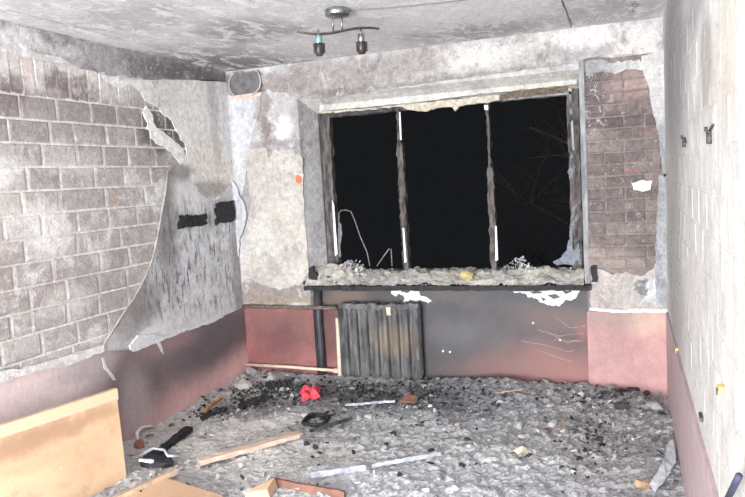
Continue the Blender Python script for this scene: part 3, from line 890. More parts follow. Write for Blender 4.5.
def radiator_section():
    m = MB()
    w = pw * 0.47
    def ring(z, kx, ky):
        prof = [(-1, .15), (-.92, -.75), (-.55, -1), (-.2, -.8), (0, -.45), (.2, -.8), (.55, -1), (.92, -.75), (1, .15), (1, .8), (.5, 1), (-.5, 1), (-1, .8)]
        return [(x * w * kx, y_ * 0.06 * ky, z) for x, y_ in prof]
    hgt = zt0 - zb0
    lv = [(0, .5, .45), (.03, .85, .8), (.07, 1, 1), (.3, .97, .97), (.5, .97, .96), (.7, .97, .97), (.93, 1, 1), (.965, .9, .85), (1, .55, .5)]
    vs = []; fs = []
    for k, kx, ky in lv: vs += ring(k * hgt, kx, ky)
    n = 13
    for i in range(len(lv) - 1):
        for k in range(n):
            k2 = (k + 1) % n
            fs.append((i * n + k, i * n + k2, (i + 1) * n + k2, (i + 1) * n + k))
    fs.append(tuple(range(n))[::-1]); fs.append(tuple((len(lv) - 1) * n + k for k in range(n)))
    return m.add(vs, fs).mesh('section', True)


sec = radiator_section()
for i in range(NS):
    o = link('section', sec, M['iron'], rad)
    o.location = (ra + pw * (i + .5) - (ra + rb) / 2, rng.uniform(-.004, .004), rng.uniform(-.006, .006))
for zz in (0.06, zt0 - zb0 - 0.06):
    MB().tube([(-(rb - ra) / 2, 0, zz), ((rb - ra) / 2, 0, zz)], 0.028, 12).build('nipple_tube', M['iron'], rad, True)
vx = bw(389, 311, ry - .06)
MB().box((vx[0] - .016 - rad.location.x, -0.075, vx[2] - zb0 - .03), (vx[0] + .016 - rad.location.x, -0.05, vx[2] - zb0 + .03)).build('tag_plate', simple('cream_plate', srgb(206, 196, 176), srgb(170, 160, 142), .8), rad)
# torn top crust of burnt paint
crust = ragged([(338, 303), (350, 304), (372, 303), (377, 306), (390, 304), (418, 303), (418, 308), (395, 311), (378, 310), (350, 309), (338, 309)], 3, 1.2)
MB().prism([bw(u, v, ry - .062) - np.array(rad.location) for u, v in crust], (0, -0.006, 0)).build('paint_crust', M['iron'], rad)

M['pipe_dark'] = simple('rusty_sooty_pipe', srgb(70, 62, 58), srgb(120, 110, 102), .8, 0, 40, .3, .6, 'world')
M['pipe_pale'] = simple('pale_pipe_paint', srgb(222, 206, 186), srgb(196, 176, 158), .6, 0, 20, .3, .2, 'world')
M['riser'] = simple('tarry_black_pipe', srgb(38, 40, 45), srgb(58, 60, 66), .5, 0, 12, .4, .3, 'world')
pa, pb = bw(243, 306.5, -0.035), bw(337, 308, -0.035)
pp = [pa + (pb - pa) * t + np.array([0, 0, rng.uniform(-.003, .003)]) for t in np.linspace(0, 1, 12)]
hp1 = MB().tube(pp, [0.015 + rng.uniform(-.002, .003) for _ in pp], 10).build('heating_pipe', M['pipe_dark'], None, True)
tag(hp1, 'crusted dark horizontal pipe from the corner to the radiator top', 'pipe')
e = [bw(246, 364.5, -0.05), bw(290, 367, -0.05), bw(334, 370.5, -0.05), bw(338, 371, -0.05)]
hp2 = empty('heating_pipe', tuple(e[0]))
tag(hp2, 'pale painted pipe low on the pink wall with a vertical leg beside the radiator', 'pipe')
under(MB().tube(e, 0.0125, 10).build('horizontal_run', M['pipe_pale'], None, True), hp2)
under(MB().tube([bw(340.5, 380, -0.055), bw(340, 371, -.055), bw(338.5, 340, -.055), bw(337, 318, -.055)], [.018, .018, .016, .013], 10).build('vertical_leg', M['pipe_pale'], None, True), hp2)
under(MB().tube([bw(334, 370.5, -.05), bw(342, 371.5, -.05)], 0.02, 10).build('elbow', M['pipe_pale'], None, True), hp2)
rt, rbm = bw(314.5, 288, -0.02), bw(322.5, 376, -0.02)
rxm = (rt[0] + rbm[0]) / 2 + .004
riser = MB().tube([(rxm, 0.0, 0.02), (rxm, 0.0, .25), (rxm - .003, 0.0, .5), (rxm, 0.0, 0.768)], 0.031, 14).build('riser_pipe', M['riser'], None, True)
tag(riser, 'black tarry vertical pipe between sill and floor left of the radiator', 'pipe')

# ------------------------------------------------------------------ fittings on the walls
def black_ragged(u0, v0, u1, v1, label):
    poly = ragged([(u0, v0), (u1, v0 - (u1 - u0) * .14), (u1 + .5, v1 - (u1 - u0) * .14), (u0 + .5, v1)], 3, 1.7)
    nrm = np.array([1.0, 0, 0])
    root = empty('wall_socket', tuple(lw((u0 + u1) / 2, (v0 + v1) / 2) + nrm * .016))
    tag(root, label, 'socket')
    under(MB().prism([lw(u, v) + nrm * .015 for u, v in poly], nrm * .012).build('melted_plate', M['black'], None), root)
    cu, cv = (u0 + u1) / 2, (v0 + v1) / 2 - (u1 - u0) * .07
    c = lw(cu, cv)
    ring = [(c[0] + .028, c[1] + .028 * math.cos(t), c[2] + .028 * math.sin(t)) for t in np.linspace(0, 2 * math.pi, 15)[:-1]]
    under(MB().tube(ring + ring[:1], 0.005, 6, False).build('socket_rim', M['black'], None, True), root)


black_ragged(176, 217, 203, 228, 'melted black wall socket, the long one further from the corner')
black_ragged(213.5, 204, 231.5, 224.5, 'melted black wall socket close to the corner')
# wires in the corner under the ceiling
M['wire'] = simple('grey_wire', srgb(186, 182, 180), srgb(150, 146, 146), .7)
cabs = MB().tube([bw(u, v, -.012) for u, v in [(234, 73), (231, 76), (229, 81), (229, 87), (231, 92), (234, 96)]], 0.007, 7).build('cable', M['wire'], None, True)
tag(cabs, 'bare grey cable stub curving out of the room corner below the ceiling', 'cable')
cabs = MB().tube([bw(u, v, -.03) for u, v in [(257, 70), (259.5, 76), (260.5, 82), (259.5, 88), (256, 92), (252, 95)]], 0.007, 7).build('cable', M['wire'], None, True)
tag(cabs, 'bare grey cable stub curving down at the end of the concrete lintel', 'cable')
M['iron_dark'] = simple('dark_iron', srgb(60, 58, 58), srgb(86, 82, 80), .6, .4, 30)
M['plug'] = simple('yellow_wall_plug', srgb(212, 186, 120), srgb(180, 150, 90), .6)


def hook(u, v, flip, label):
    c = rw(u, v)
    o = empty('wall_hook', tuple(c))
    tag(o, label, 'hook')
    MB().tube([(0.01, 0, 0), (-.010, 0, 0), (-.016, 0, .006), (-.016, 0, .016)], .005, 7).build('hook_arm', M['iron_dark'], o, True)
    MB().tube([(-.006, -.08, .016 * flip), (-.006, 0, .005), (-.006, .07, -.002)], .004, 7).build('crossbar', M['iron_dark'], o, True)
    MB().lathe([(.0, -.022), (.010, -.02), (.010, .004), (0, .006)], (-.006, 0, -.012), 9).build('screw', M['iron_dark'], o, True)


hook(686, 139, -1, 'small dark iron hook on the white wall, the one nearer the window')
hook(712, 132, 1, 'small dark iron hook on the white wall, the one further from the window')
for (u, v, s_, lab) in ((725, 390, .015, 'yellow plastic plug with dark edge low on the white wall'), (678.5, 350, .016, 'yellow plug at the top edge of the mauve dado near the brick pier')):
    c = rw(u, v)
    o = empty('wall_plug', tuple(c)); tag(o, lab, 'plug')
    MB().prism([(0, -s_, -s_ * .8), (0, s_, -s_ * .6), (0, s_ * .9, s_ * .8), (0, -s_ * .8, s_ * .7)], (-.018, 0, 0)).build('body', M['plug'], o)
    MB().box((-.022, -s_ * .9, -s_ * .75), (-.016, -s_ * .3, s_ * .5)).build('dark_face', M['iron_dark'], o)
c = rw(703, 417)
o = MB().prism([(0, -.03, -.008), (0, .028, -.002), (0, .03, .008), (0, -.026, .006)], (-.012, 0, 0)).build('wall_nail_plate', M['iron_dark'], None)
o.location = tuple(c); tag(o, 'small dark metal slip on the white wall just above the dado edge', 'metal slip')
o = MB().tube([rw(739, 476, W - .02), rw(734, 486, W - .02), rw(727, 500, W - .02)], .008, 8).build('plastic_tube', simple('navy_plastic', srgb(46, 48, 70), srgb(62, 62, 82), .6), None, True)
tag(o, 'dark blue plastic tube end against the white wall', 'tube')

# ------------------------------------------------------------------ ceiling lamp
M['chrome'] = simple('smoked_chrome', srgb(170, 172, 174), srgb(110, 110, 112), .3, .9, 30)
M['bronze'] = simple('scorched_steel_bar', srgb(58, 50, 48), srgb(96, 88, 84), .4, .6, 20)
M['teal'] = simple('heat_tinted_sleeve', srgb(122, 168, 176), srgb(150, 178, 176), .35, .5, 30)
lc = cl(337, 9)
lamp = empty('ceiling_lamp', tuple(lc))
tag(lamp, 'smoke-stained ceiling spotlight with a wavy bar and two hanging spots', 'lamp')
MB().lathe([(0, 0.0), (.062, 0.0), (.066, -.006), (.066, -.030), (.060, -.038), (0, -.040)], (0, 0, 0), 28).build('canopy', M['chrome'], lamp, True)
zb_ = -0.115
bl, br = cl(297, 32.5, H + zb_) - lc, cl(379, 29.5, H + zb_) - lc
bd = br - bl
vsb = []; nb = 28
pr_ = np.array([-bd[1], bd[0], 0]); pr_ /= np.linalg.norm(pr_)
tb = MB()
for i in range(nb + 1):
    t = i / nb
    p = bl + bd * t
    p = p + np.array([0, 0, 0.012 * math.sin((t - .05) * 2 * math.pi * 1.0 + math.pi)])
    wv = 0.018 * (0.35 + 0.65 * math.sin(math.pi * min(max(t, .02), .98)) ** .6)
    vsb += [p - pr_ * wv + np.array([0, 0, .004]), p + pr_ * wv + np.array([0, 0, .004]), p + pr_ * wv - np.array([0, 0, .004]), p - pr_ * wv - np.array([0, 0, .004])]
tb.add(vsb, [(i * 4 + k, i * 4 + (k + 1) % 4, i * 4 + 4 + (k + 1) % 4, i * 4 + 4 + k) for i in range(nb) for k in range(4)] + [(0, 1, 2, 3), (nb * 4, nb * 4 + 1, nb * 4 + 2, nb * 4 + 3)])
tb.build('wavy_bar', M['bronze'], lamp)
for t in (0.44, 0.55):
    p = bl + bd * t
    MB().tube([(p[0], p[1], -.03), (p[0], p[1], zb_)], .0055, 8).build('stem', M['chrome'], lamp, True)
for (u, v), sl in (((318, 31), M['teal']), ((360.5, 29), M['chrome'])):
    t = (u - 297) / 82
    p = bl + bd * t
    sp = MB().tube([(p[0], p[1], zb_ + .01), (p[0], p[1], zb_ - .03)], .006, 8).build('spot_stem', M['chrome'], lamp, True)
    MB().lathe([(.0, -.02), (.016, -.02), (.019, -.03), (.019, -.065), (.016, -.07), (0, -.07)], (p[0], p[1], zb_), 16).build('spot_sleeve', sl, sp, True)
    MB().lathe([(.0, -.062), (.024, -.062), (.027, -.075), (.025, -.105), (.018, -.125), (.0, -.127)], (p[0], p[1], zb_), 16).build('spot_cup', M['bronze'], sp, True)
    for a in (0, 1, 2, 3):
        q = a * math.pi / 2 + .4
        MB().box((p[0] + .026 * math.cos(q) - .004, p[1] + .026 * math.sin(q) - .004, zb_ - .112), (p[0] + .026 * math.cos(q) + .004, p[1] + .026 * math.sin(q) + .004, zb_ - .06)).build('spot_clip', M['iron_dark'], sp)
o = MB().tube([cl(342, 11, H - .004), cl(380, 8.5, H - .004), cl(430, 4, H - .004), cl(480, -2, H - .004)], .004, 6).build('cable', simple('dark_ceiling_cable', srgb(120, 116, 118)), None)
tag(o, 'thin dark cable running along the ceiling from the spotlight', 'cable')

# ------------------------------------------------------------------ the bed of ash and rubble on the floor
def fbm(x, y, s, o=4, seed=0.0):
    return mnoise.fractal(Vector((x * s + seed, y * s - seed * .7, seed * 1.3)), 1.0, 2.0, o)


def ash_h(x, y):
    h = 0.062 + 0.022 * fbm(x, y, 2.6, 3, 3.1) + 0.010 * fbm(x, y, 9, 3, 8.2)
    k_ = min(1.0, max(0.25, (x - .5) / 1.2))
    h += k_ * (0.020 * abs(fbm(x, y, 7, 3, 21.0)) + 0.020 * abs(fbm(x, y, 15, 3, 33.0)) + 0.010 * abs(fbm(x, y, 31, 2, 13.0)))
    h += 0.055 * math.exp(-((x - 2.35) ** 2 / 0.35 + (y + 0.25) ** 2 / 0.09))
    h += 0.035 * math.exp(-((x - 0.35) ** 2 / 0.25 + (y + 0.10) ** 2 / 0.05))
    h += 0.030 * math.exp(-((x - 1.5) ** 2 / 0.6 + (y + 0.05) ** 2 / 0.04))
    h -= 0.03 * math.exp(-((x - 3.15) ** 2 / 0.02 + (y + 0.1) ** 2 / 0.1))
    if y < -2.4: h *= max(0.05, 1 - (-2.4 - y) / 1.2)
    return max(h, 0.012)


def px_of(x, y, z):
    d = np.array([x, y, z]) - CAM
    k = d @ CF
    return 372.5 + FPX * (d @ CR) / k, 248.5 - FPX * (d @ CU) / k


def ash_at(u, v):
    """the point of the ash bed met by a sight line"""
    z = 0.07
    for _ in range(6):
        p = fl_(u, v, z); z = ash_h(p[0], p[1])
    return np.array([p[0], p[1], z])


ma = Mat('ash_bed', 0.95, 0.12)
ma.warp(0.10, 4, 0.04, 16)
ma.col = ma.mix(ma.rng(ma.noise(28, 6, .75), .36, .64), srgb(156, 155, 158), srgb(200, 199, 200))
for (u, v, ru, rv, soft, c, k) in ((200, 425, 110, 45, .6, (206, 199, 193), .75), (290, 455, 70, 26, .6, (210, 205, 200), .7), (370, 392, 110, 16, .5, (78, 77, 80), .75),
                                   (250, 405, 40, 10, .5, (60, 58, 60), .6), (470, 400, 70, 18, .6, (104, 105, 111), .65), (440, 480, 170, 24, .6, (184, 186, 193), .6),
                                   (600, 410, 90, 24, .6, (132, 130, 132), .55), (640, 460, 60, 40, .6, (140, 138, 139), .5)):
    ma.stain(ma.pblob('f', u, v, ru, rv, soft), srgb(*c), k)
ma.stain(ma.rng(ma.noise(42, 5, .75, dist=.5), .57, .63), srgb(80, 78, 81), .45)
ma.stain(ma.rng(ma.noise(55, 5, .7), .60, .66), srgb(214, 212, 211), .5)
ma.grime(.8)
ma.bump(ma.noise(90, 6, .75), .7, .010)
M['ash'] = ma.done()

gx = np.linspace(0.021, W - .0135, 230)
gy = np.concatenate([np.arange(-3.6, -2.3, 0.05), np.arange(-2.3, -0.018, 0.013)])
vs = []
for y in gy:
    for x in gx:
        vs.append((x, y, ash_h(x, y) + 0.006 * mnoise.noise(Vector((x * 34, y * 34, 1.7))) + 0.004 * mnoise.noise(Vector((x * 80, y * 80, 4.7)))))
nx = len(gx)
fs = [(j * nx + i, j * nx + i + 1, (j + 1) * nx + i + 1, (j + 1) * nx + i) for j in range(len(gy) - 1) for i in range(nx - 1)]
me = bpy.data.meshes.new('ash_bed'); me.from_pydata(vs, [], fs); me.update()
o = link('ash_bed', me, M['ash'])
tag(o, 'grey bed of ash and burnt rubble covering the floor', 'ash', kind='stuff')

mc = Mat('rubble_bits', 0.92, 0.15)
at = mc.n('ShaderNodeAttribute'); at.attribute_name = 'tone'
mc.col = mc.mix(mc.rng(mc.noise(70, 4), .35, .65), at.outputs['Color'], srgb(120, 118, 119))
mc.t.nodes[mc.col.node.name].inputs['Factor'].default_value = .3
mx = mc.n('ShaderNodeMix'); mx.data_type = 'RGBA'; mx.blend_type = 'MULTIPLY'; mx.inputs['Factor'].default_value = .6
mc.l(at.outputs['Color'], mx.inputs[6])
mc.l(mc.rng(mc.noise(80, 5, .7),   .3, .7, .7, 1.2), mx.inputs[7])
mc.col = mx.outputs[2]
mc.bump(mc.noise(120, 5, .7), .8, .006)
M['bits'] = mc.done()

TPL = []
for i in range(14):
    r_ = random.Random(100 + i)
    sc = [(1, .8, .6), (1, .6, .25), (1, .9, .15), (1, .35, .25), (1, .8, .8)][i % 5]
    me = hull_mesh('t', r_, 9, sc)
    TPL.append((np.array([v.co[:] for v in me.vertices]), [tuple(p.vertices) for p in me.polygons]))
    bpy.data.meshes.remove(me)


def rotm(r):
    q = np.array([r.gauss(0, 1) for _ in range(4)]); q /= np.linalg.norm(q)
    w, x, y, z = q
    return np.array([[1 - 2 * (y * y + z * z), 2 * (x * y - z * w), 2 * (x * z + y * w)], [2 * (x * y + z * w), 1 - 2 * (x * x + z * z), 2 * (y * z - x * w)], [2 * (x * z - y * w), 2 * (y * z + x * w), 1 - 2 * (x * x + y * y)]])


def rotflat(r, tilt=.35):
    a = r.uniform(0, 6.28)
    Rz = np.array([[math.cos(a), -math.sin(a), 0], [math.sin(a), math.cos(a), 0], [0, 0, 1]])
    t, p = r.gauss(0, tilt), r.gauss(0, tilt)
    Rx = np.array([[1, 0, 0], [0, math.cos(t), -math.sin(t)], [0, math.sin(t), math.cos(t)]])
    Ry = np.array([[math.cos(p), 0, math.sin(p)], [0, 1, 0], [-math.sin(p), 0, math.cos(p)]])
    return Rz @ Rx @ Ry


def bits_mesh(name, items):
    """items: (position, size, rotation, colour); one joined mesh with a colour for each bit"""
    V = []; F = []; C = []; k = 0
    for p, s_, R_, c in items:
        tv, tf = rng.choice(TPL)
        v = tv * s_ @ R_.T + p
        V.append(v); F += [tuple(i + k for i in f) for f in tf]
        C += [c] * len(tf)
        k += len(tv)
    me = bpy.data.meshes.new(name)
    me.from_pydata(np.concatenate(V).tolist(), [], F)
    a = me.attributes.new('tone', 'FLOAT_COLOR', 'FACE')
    a.data.foreach_set('color', np.array(C, dtype=np.float32).ravel())
    me.update()
    return me


PAL = {'pale': [(196, 193, 190), (188, 184, 180), (204, 202, 199), (180, 175, 170)], 'grey': [(176, 175, 178), (156, 155, 158), (190, 189, 192), (166, 163, 162)],
       'dark': [(84, 83, 86), (62, 61, 64), (104, 103, 106), (120, 118, 120)], 'warm': [(190, 168, 152), (176, 144, 132), (200, 184, 166)]}


def tone_at(u, v, r):
    """which kind of rubble lies here: plaster under the left wall, char in the middle, ash to the right"""
    wl = math.exp(-((u - 200) / 110) ** 2 - ((v - 430) / 50) ** 2)
    wd = math.exp(-((u - 370) / 140) ** 2 - ((v - 390) / 24) ** 2)
    wf = math.exp(-((u - 430) / 180) ** 2 - ((v - 485) / 30) ** 2)
    k = r.random()
    pale = .07 + .40 * wl + .22 * wf - .06 * wd
    dark = .26 - .18 * wl + .32 * wd - .12 * wf
    if k < pale: n = 'pale'
    elif k < pale + dark: n = 'dark'
    elif k < pale + dark + .018: n = 'warm'
    else: n = 'grey'
    return n


items = []
rb_ = random.Random(5)
for i in range(15000):
    x = rb_.uniform(0.03, W - .03); y = -2.5 * rb_.random() ** 1.15 + 0.0
    z = ash_h(x, y)
    u, v = px_of(x, y, z)
    c = srgb(*rb_.choice(PAL[tone_at(u, v, rb_)]))
    s_ = min(0.04, 0.006 + rb_.expovariate(1 / 0.006))
    if rb_.random() < .035: s_ = rb_.uniform(.03, .07)
    items.append((np.array([x, y, z + s_ * .12]), s_, rotflat(rb_), c))
for (u0, v0, su, sv, n_) in ((255, 399, 18, 5, 260), (282, 388, 14, 4, 220), (212, 414, 12, 4, 90), (345, 392, 40, 6, 420), (320, 425, 10, 6, 60), (430, 392, 40, 8, 260), (610, 395, 30, 6, 160), (590, 440, 14, 16, 120)):
    for i in range(n_):
        p = ash_at(rb_.gauss(u0, su), rb_.gauss(v0, sv))
        if not (.05 < p[0] < W - .05 and -2.4 < p[1] < -.03): continue
        s_ = rb_.uniform(.012, .045)
        items.append((p + np.array([0, 0, s_ * .15]), s_, rotflat(rb_), srgb(*rb_.choice([(52, 51, 53), (66, 65, 67), (84, 82, 84), (42, 42, 44)]))))
ash_bed = bpy.data.objects['ash_bed']
o = link('rubble_bits', bits_mesh('rubble_bits', items), M['bits'], ash_bed)
tag(o, kind='stuff')

# rubble on the sill
items = []
for i in range(520):
    x = rb_.uniform(XL - .02, XR - .03); y = rb_.uniform(-.065, .22)
    prof = 0.80 + 0.085 * min(1, (y + .07) / .16) + .02 * fbm(x, 0, 5, 3, 2)
    z = prof - rb_.random() * .05
    c = srgb(*rb_.choice(PAL[rb_.choices(['pale', 'grey', 'dark', 'warm'], [6, 4, 2, .6])[0]]))
    s_ = rb_.uniform(.010, .04)
    items.append((np.array([x, y, max(z, .80 + s_ * .2)]), s_, rotflat(rb_, .6), c))
for i in range(160):                                          # heap at the left end, lumps by the right mullion
    x = rb_.gauss(.93, .10); y = rb_.uniform(.02, .2); z = .86 + rb_.random() * (.10 * math.exp(-((x - .93) / .12) ** 2) + .01)
    items.append((np.array([max(x, XL + .1), y, z]), rb_.uniform(.02, .06), rotm(rb_), srgb(*rb_.choice(PAL['pale'] + PAL['grey']))))
for i in range(80):
    x = rb_.gauss(2.22, .07); y = rb_.uniform(.06, .18); z = .88 + rb_.random() * .09 * math.exp(-((x - 2.22) / .09) ** 2)
    items.append((np.array([x, y, z]), rb_.uniform(.015, .045), rotm(rb_), srgb(*rb_.choice([(206, 205, 208), (186, 186, 190), (150, 150, 154)]))))
for i in range(60):
    x = rb_.gauss(.80, .07); y = rb_.uniform(-.06, .06); z = .82 + rb_.random() * .05
    items.append((np.array([max(x, XL), y, z]), rb_.uniform(.012, .035), rotm(rb_), srgb(*rb_.choice([(186, 158, 128), (160, 134, 110), (206, 196, 180), (90, 84, 80)]))))
sill_items = items
gxs = np.arange(XL - .01, XR - .02, .014); gys = np.linspace(-.065, .235, 22)
vs = [(x, y, 0.80 + max(0, 0.075 * min(1, (y + .07) / .15) + .020 * fbm(x, y, 7, 4, 5.5) + .012 * fbm(x, y, 25, 3, 1.5)) + .06 * math.exp(-((x - .74) / .16) ** 2) * min(1, (y + .07) / .1) + .03 * abs(fbm(x, y, 9, 3, 7.7)) * min(1, (y + .07) / .1)) for y in gys for x in gxs]
nx = len(gxs)
me = bpy.data.meshes.new('sill_ash'); me.from_pydata(vs, [], [(j * nx + i, j * nx + i + 1, (j + 1) * nx + i + 1, (j + 1) * nx + i) for j in range(len(gys) - 1) for i in range(nx - 1)])
ms = Mat('sill_ash_crust', .95, .12)
ms.col = ms.mix(ms.rng(ms.noise(9, 6, .7), .38, .62), srgb(198, 193, 186), srgb(160, 155, 150))
ms.stain(ms.rng(ms.noise(34, 5, .75), .56, .62), srgb(76, 73, 72), .6)
ms.bump(ms.noise(70, 6, .75), 1, .012)
o = link('sill_ash', me, ms.done())
tag(o, 'crusted pale ash and rubble heaped along the burnt window sill', 'ash', kind='stuff')
tag(link('sill_rubble', bits_mesh('sill_rubble', sill_items), M['bits'], o), kind='stuff')
p = bw(466, 272, -.02)
o = link('foam_lump', hull_mesh('foam_lump', random.Random(8), 24, (.13, .07, .08)), M['yellow'])
o.location = (p[0], -.01, .865)
tag(o, 'yellowish lump of burnt foam on the window sill', 'foam lump')

# bent wires left standing in the left light
M['wire_grey'] = simple('burnt_grey_wire', srgb(104, 104, 106), srgb(140, 138, 138), .6, .3, 40)
o = MB().tube([bw(u, v, .13) for u, v in [(338, 262), (338.5, 235), (339, 213), (341, 210.5), (346, 210), (351, 211.5), (355, 221), (360, 236), (367, 252), (370, 266)]], .0045, 7).build('bent_wire', M['wire_grey'], None, True)
tag(o, 'tall bent grey wire hoop standing in the left window opening', 'wire')
o = MB().tube([bw(u, v, .13) for u, v in [(377, 266), (383, 257), (389, 249), (391, 248.5), (391.5, 255), (392, 266)]], .005, 7).build('bent_wire', M['wire_grey'], None, True)
tag(o, 'short bent wire peak beside the left mullion on the sill', 'wire')
o = MB().prism([bw(u, v, .14) for u, v in [(339, 222), (341, 224), (342, 234), (340, 246), (341, 256), (338.5, 258)]], (0, .01, 0)).build('foil_shred', M['wire_grey'], None)
tag(o, 'grey burnt shred beside the left window stile', 'shred')

# ------------------------------------------------------------------ bigger pieces lying in the rubble
def rest(o, u, v, lift=0.0, rot=(0, 0, 0)):
    p = ash_at(u, v)
    o.location = (p[0], p[1], p[2] + lift); o.rotation_euler = rot
    return o


M['chunk_pale'] = simple('pale_plaster_lump', srgb(204, 199, 193), srgb(174, 169, 165), .95, 0, 14, .15, .8)
M['chunk_dark'] = simple('charcoal_lump', srgb(44, 43, 45), srgb(86, 84, 86), .9, 0, 20, .2, .9)
M['chunk_grey'] = simple('grey_ash_lump', srgb(126, 124, 126), srgb(164, 162, 163), .95, 0, 18, .15, .9)
M['chunk_red'] = simple('brick_red_lump', srgb(158, 110, 96), srgb(136, 96, 86), .95, 0, 18, .15, .8)
HM = [hull_mesh('lump_%d' % i, random.Random(200 + i), 20, [(1, .8, .5), (1, .7, .35), (1, .85, .7)][i % 3]) for i in range(9)]
rl = random.Random(21)
kinds = {'pale': ('plaster_lump', 'small pale plaster lump lying in the ash', 'lump', 'pale plaster lumps in the ash', 'chunk_pale'),
         'dark': ('charcoal_lump', 'small black charcoal lump lying in the ash', 'lump', 'charcoal lumps in the ash', 'chunk_dark'),
         'grey': ('ash_lump', 'small grey crusted lump lying in the ash', 'lump', 'grey lumps in the ash', 'ash'),
         'warm': ('brick_fragment', 'small reddish brick fragment lying in the ash', 'brick fragment', 'brick fragments in the ash', 'chunk_red')}


def lump(kind, u, v, size, label=None, sink=.1):
    nm, lab, cat, grp, mk = kinds[kind]
    o = bpy.data.objects.new(nm, rl.choice(HM)); COL.objects.link(o)
    if not o.data.materials: o.data.materials.append(None)
    o.material_slots[0].link = 'OBJECT'; o.material_slots[0].material = M[mk]
    rest(o, u, v, size * sink, (rl.gauss(0, .25), rl.gauss(0, .25), rl.uniform(0, 6.28)))
    o.scale = (size, size * rl.uniform(.7, 1), size * rl.uniform(.6, 1))
    tag(o, label or lab, cat, None if label else grp)
    x_ = o.location.x
    o.location.x = min(max(x_, size * .6 + .02), W - size * .6 - .02)
    o.location.y = min(o.location.y, -size * .6 - .03)
    return o


for (k, u, v, s_, *lb) in (('grey', 250, 372, .16, 'large grey crusted lump in the corner under the pale low pipe'), ('grey', 297, 372, .17, 'large grey crusted lump under the pale low pipe beside the black pipe'), ('pale', 271, 379, .10), ('pale', 282, 391, .09), ('pale', 245, 388, .20, 'largest pale plaster slab, lying near the foot of the left corner'), ('pale', 227, 396, .14, 'pale plaster slab lying against the left dado'),
                      ('pale', 150, 436, .10, 'pale plaster lump beside the curled white flake'), ('warm', 140, 447, .10, 'reddish brick fragment behind the wooden cabinet at the left dado'), ('pale', 133, 455, .09), ('pale', 305, 417, .08), ('pale', 370, 418, .09), ('pale', 520, 455, .07),
                      ('pale', 500, 403, .07), ('grey', 519, 427, .13, 'broad grey crusted lump in the middle of the grey heap'), ('pale', 552, 425, .10), ('grey', 545, 436, .09), ('pale', 588, 400, .08), ('grey', 516, 438, .09),
                      ('grey', 640, 400, .11), ('dark', 622, 405, .12, 'large black charcoal lump on the heap before the pink pier'), ('dark', 600, 440, .08), ('grey', 655, 410, .13, 'broad grey crusted lump by the right wall'), ('dark', 320, 455, .05), ('pale', 316, 447, .04),
                      ('warm', 548, 430, .06), ('grey', 610, 385, .10), ('grey', 585, 383, .12, 'large grey crusted lump at the foot of the panel and pink pier joint'), ('dark', 265, 395, .09), ('grey', 485, 470, .06), ('pale', 430, 440, .06)):
    lump(k, u, v, s_, *lb)
for i in range(95):
    u = rl.uniform(190, 675); v = 376 + (497 - 376) * rl.random() ** 1.1
    if u < 300 and v > 470: continue
    lump(tone_at(u, v, rl), u, v, rl.uniform(.03, .075))


def bar_between(name, a, b_, w, t, mat, lab, cat, lift=.012, char=False, n=14, jit=.003):
    A = ash_at(*a); B = ash_at(*b_)
    A[2] += lift; B[2] += lift
    o = charred_bar(name, A, B, w, t, mat, None, n, jit)
    tag(o, lab, cat)
    return o


M['plank'] = simple('scorched_pale_wood', srgb(206, 186, 170), srgb(182, 160, 144), .8, 0, 14, .2, .3, 'world', (1, 1, 1))
M['stick'] = simple('tan_splinter', srgb(186, 164, 138), srgb(160, 138, 112), .8)
M['redbrown'] = simple('red_brown_board', srgb(140, 100, 86), srgb(116, 88, 78), .8, 0, 20, .2, .3)
M['steel'] = simple('pale_blue_steel', srgb(196, 200, 208), srgb(150, 154, 162), .5, .2, 30)
bar_between('wooden_plank', (199, 466), (300, 438), .065, .025, M['plank'], 'long pale scorched plank lying across the plaster rubble', 'plank', .025)
bar_between('charred_board', (150, 464), (190, 433), .05, .03, M['black'], 'black charred board pointing from the cabinet to the left wall', 'board', .03, jit=.006)
bar_between('charred_board', (202, 421), (226, 411), .035, .02, M['black'], 'short black charred board beside the orange splinter', 'board', .02, jit=.005)
bar_between('charred_board', (240, 409), (268, 399), .05, .03, M['black'], 'black charred board between the red rag and the left dado', 'board', .015, jit=.008)
bar_between('charred_board', (268, 389), (290, 385), .06, .04, M['black'], 'thick black charred board under the pale low pipe', 'board', .02, jit=.01)
bar_between('wood_splinter', (206, 415), (222, 404), .02, .015, simple('orange_splinter', srgb(196, 128, 70), srgb(150, 92, 52), .7), 'orange brown wood splinter lying near the left dado', 'splinter', .035)
bar_between('wood_splinter', (497, 396), (523, 391), .010, .008, M['stick'], 'thin tan splinter lying near the scorched panel', 'splinter', .015)
bar_between('wood_splinter', (562, 421), (568, 441), .008, .008, M['stick'], 'thin tan stick standing out of the grey heap', 'splinter', .02)
bar_between('metal_strip', (311, 479), (366, 471), .030, .008, M['steel'], 'long bluish metal strip in the ash before the cabinet', 'strip', .02)
bar_between('metal_strip', (372, 470), (441, 456), .022, .008, M['steel'], 'narrow bluish metal strip further out in the ash', 'strip', .02)
bar_between('metal_strip', (345, 408), (395, 404), .014, .006, M['steel'], 'thin pale metal strip beside the brown tile', 'strip', .02)
bar_between('charred_batten', (310, 434), (352, 422), .022, .015, M['chunk_dark'], 'dark batten sticking out of the black cable coil', 'batten', .03)
bar_between('charred_batten', (600, 396), (645, 391), .03, .02, M['chunk_dark'], 'dark charred batten on the heap before the pink pier', 'batten', .02, jit=.006)
bar_between('red_brown_board', (272, 487), (345, 500), .07, .018, M['redbrown'], 'red brown board half buried beside the wooden cabinet', 'board', .012)
o = MB().prism([(-.06, -.04, 0), (.05, -.035, 0), (.06, .03, 0), (-.02, .045, 0)], (0, 0, .012)).build('tile_shard', M['redbrown'])
rest(o, 409, 402, .02, (.35, .15, .3)); tag(o, 'brown shard lying in the black ash before the radiator', 'shard')


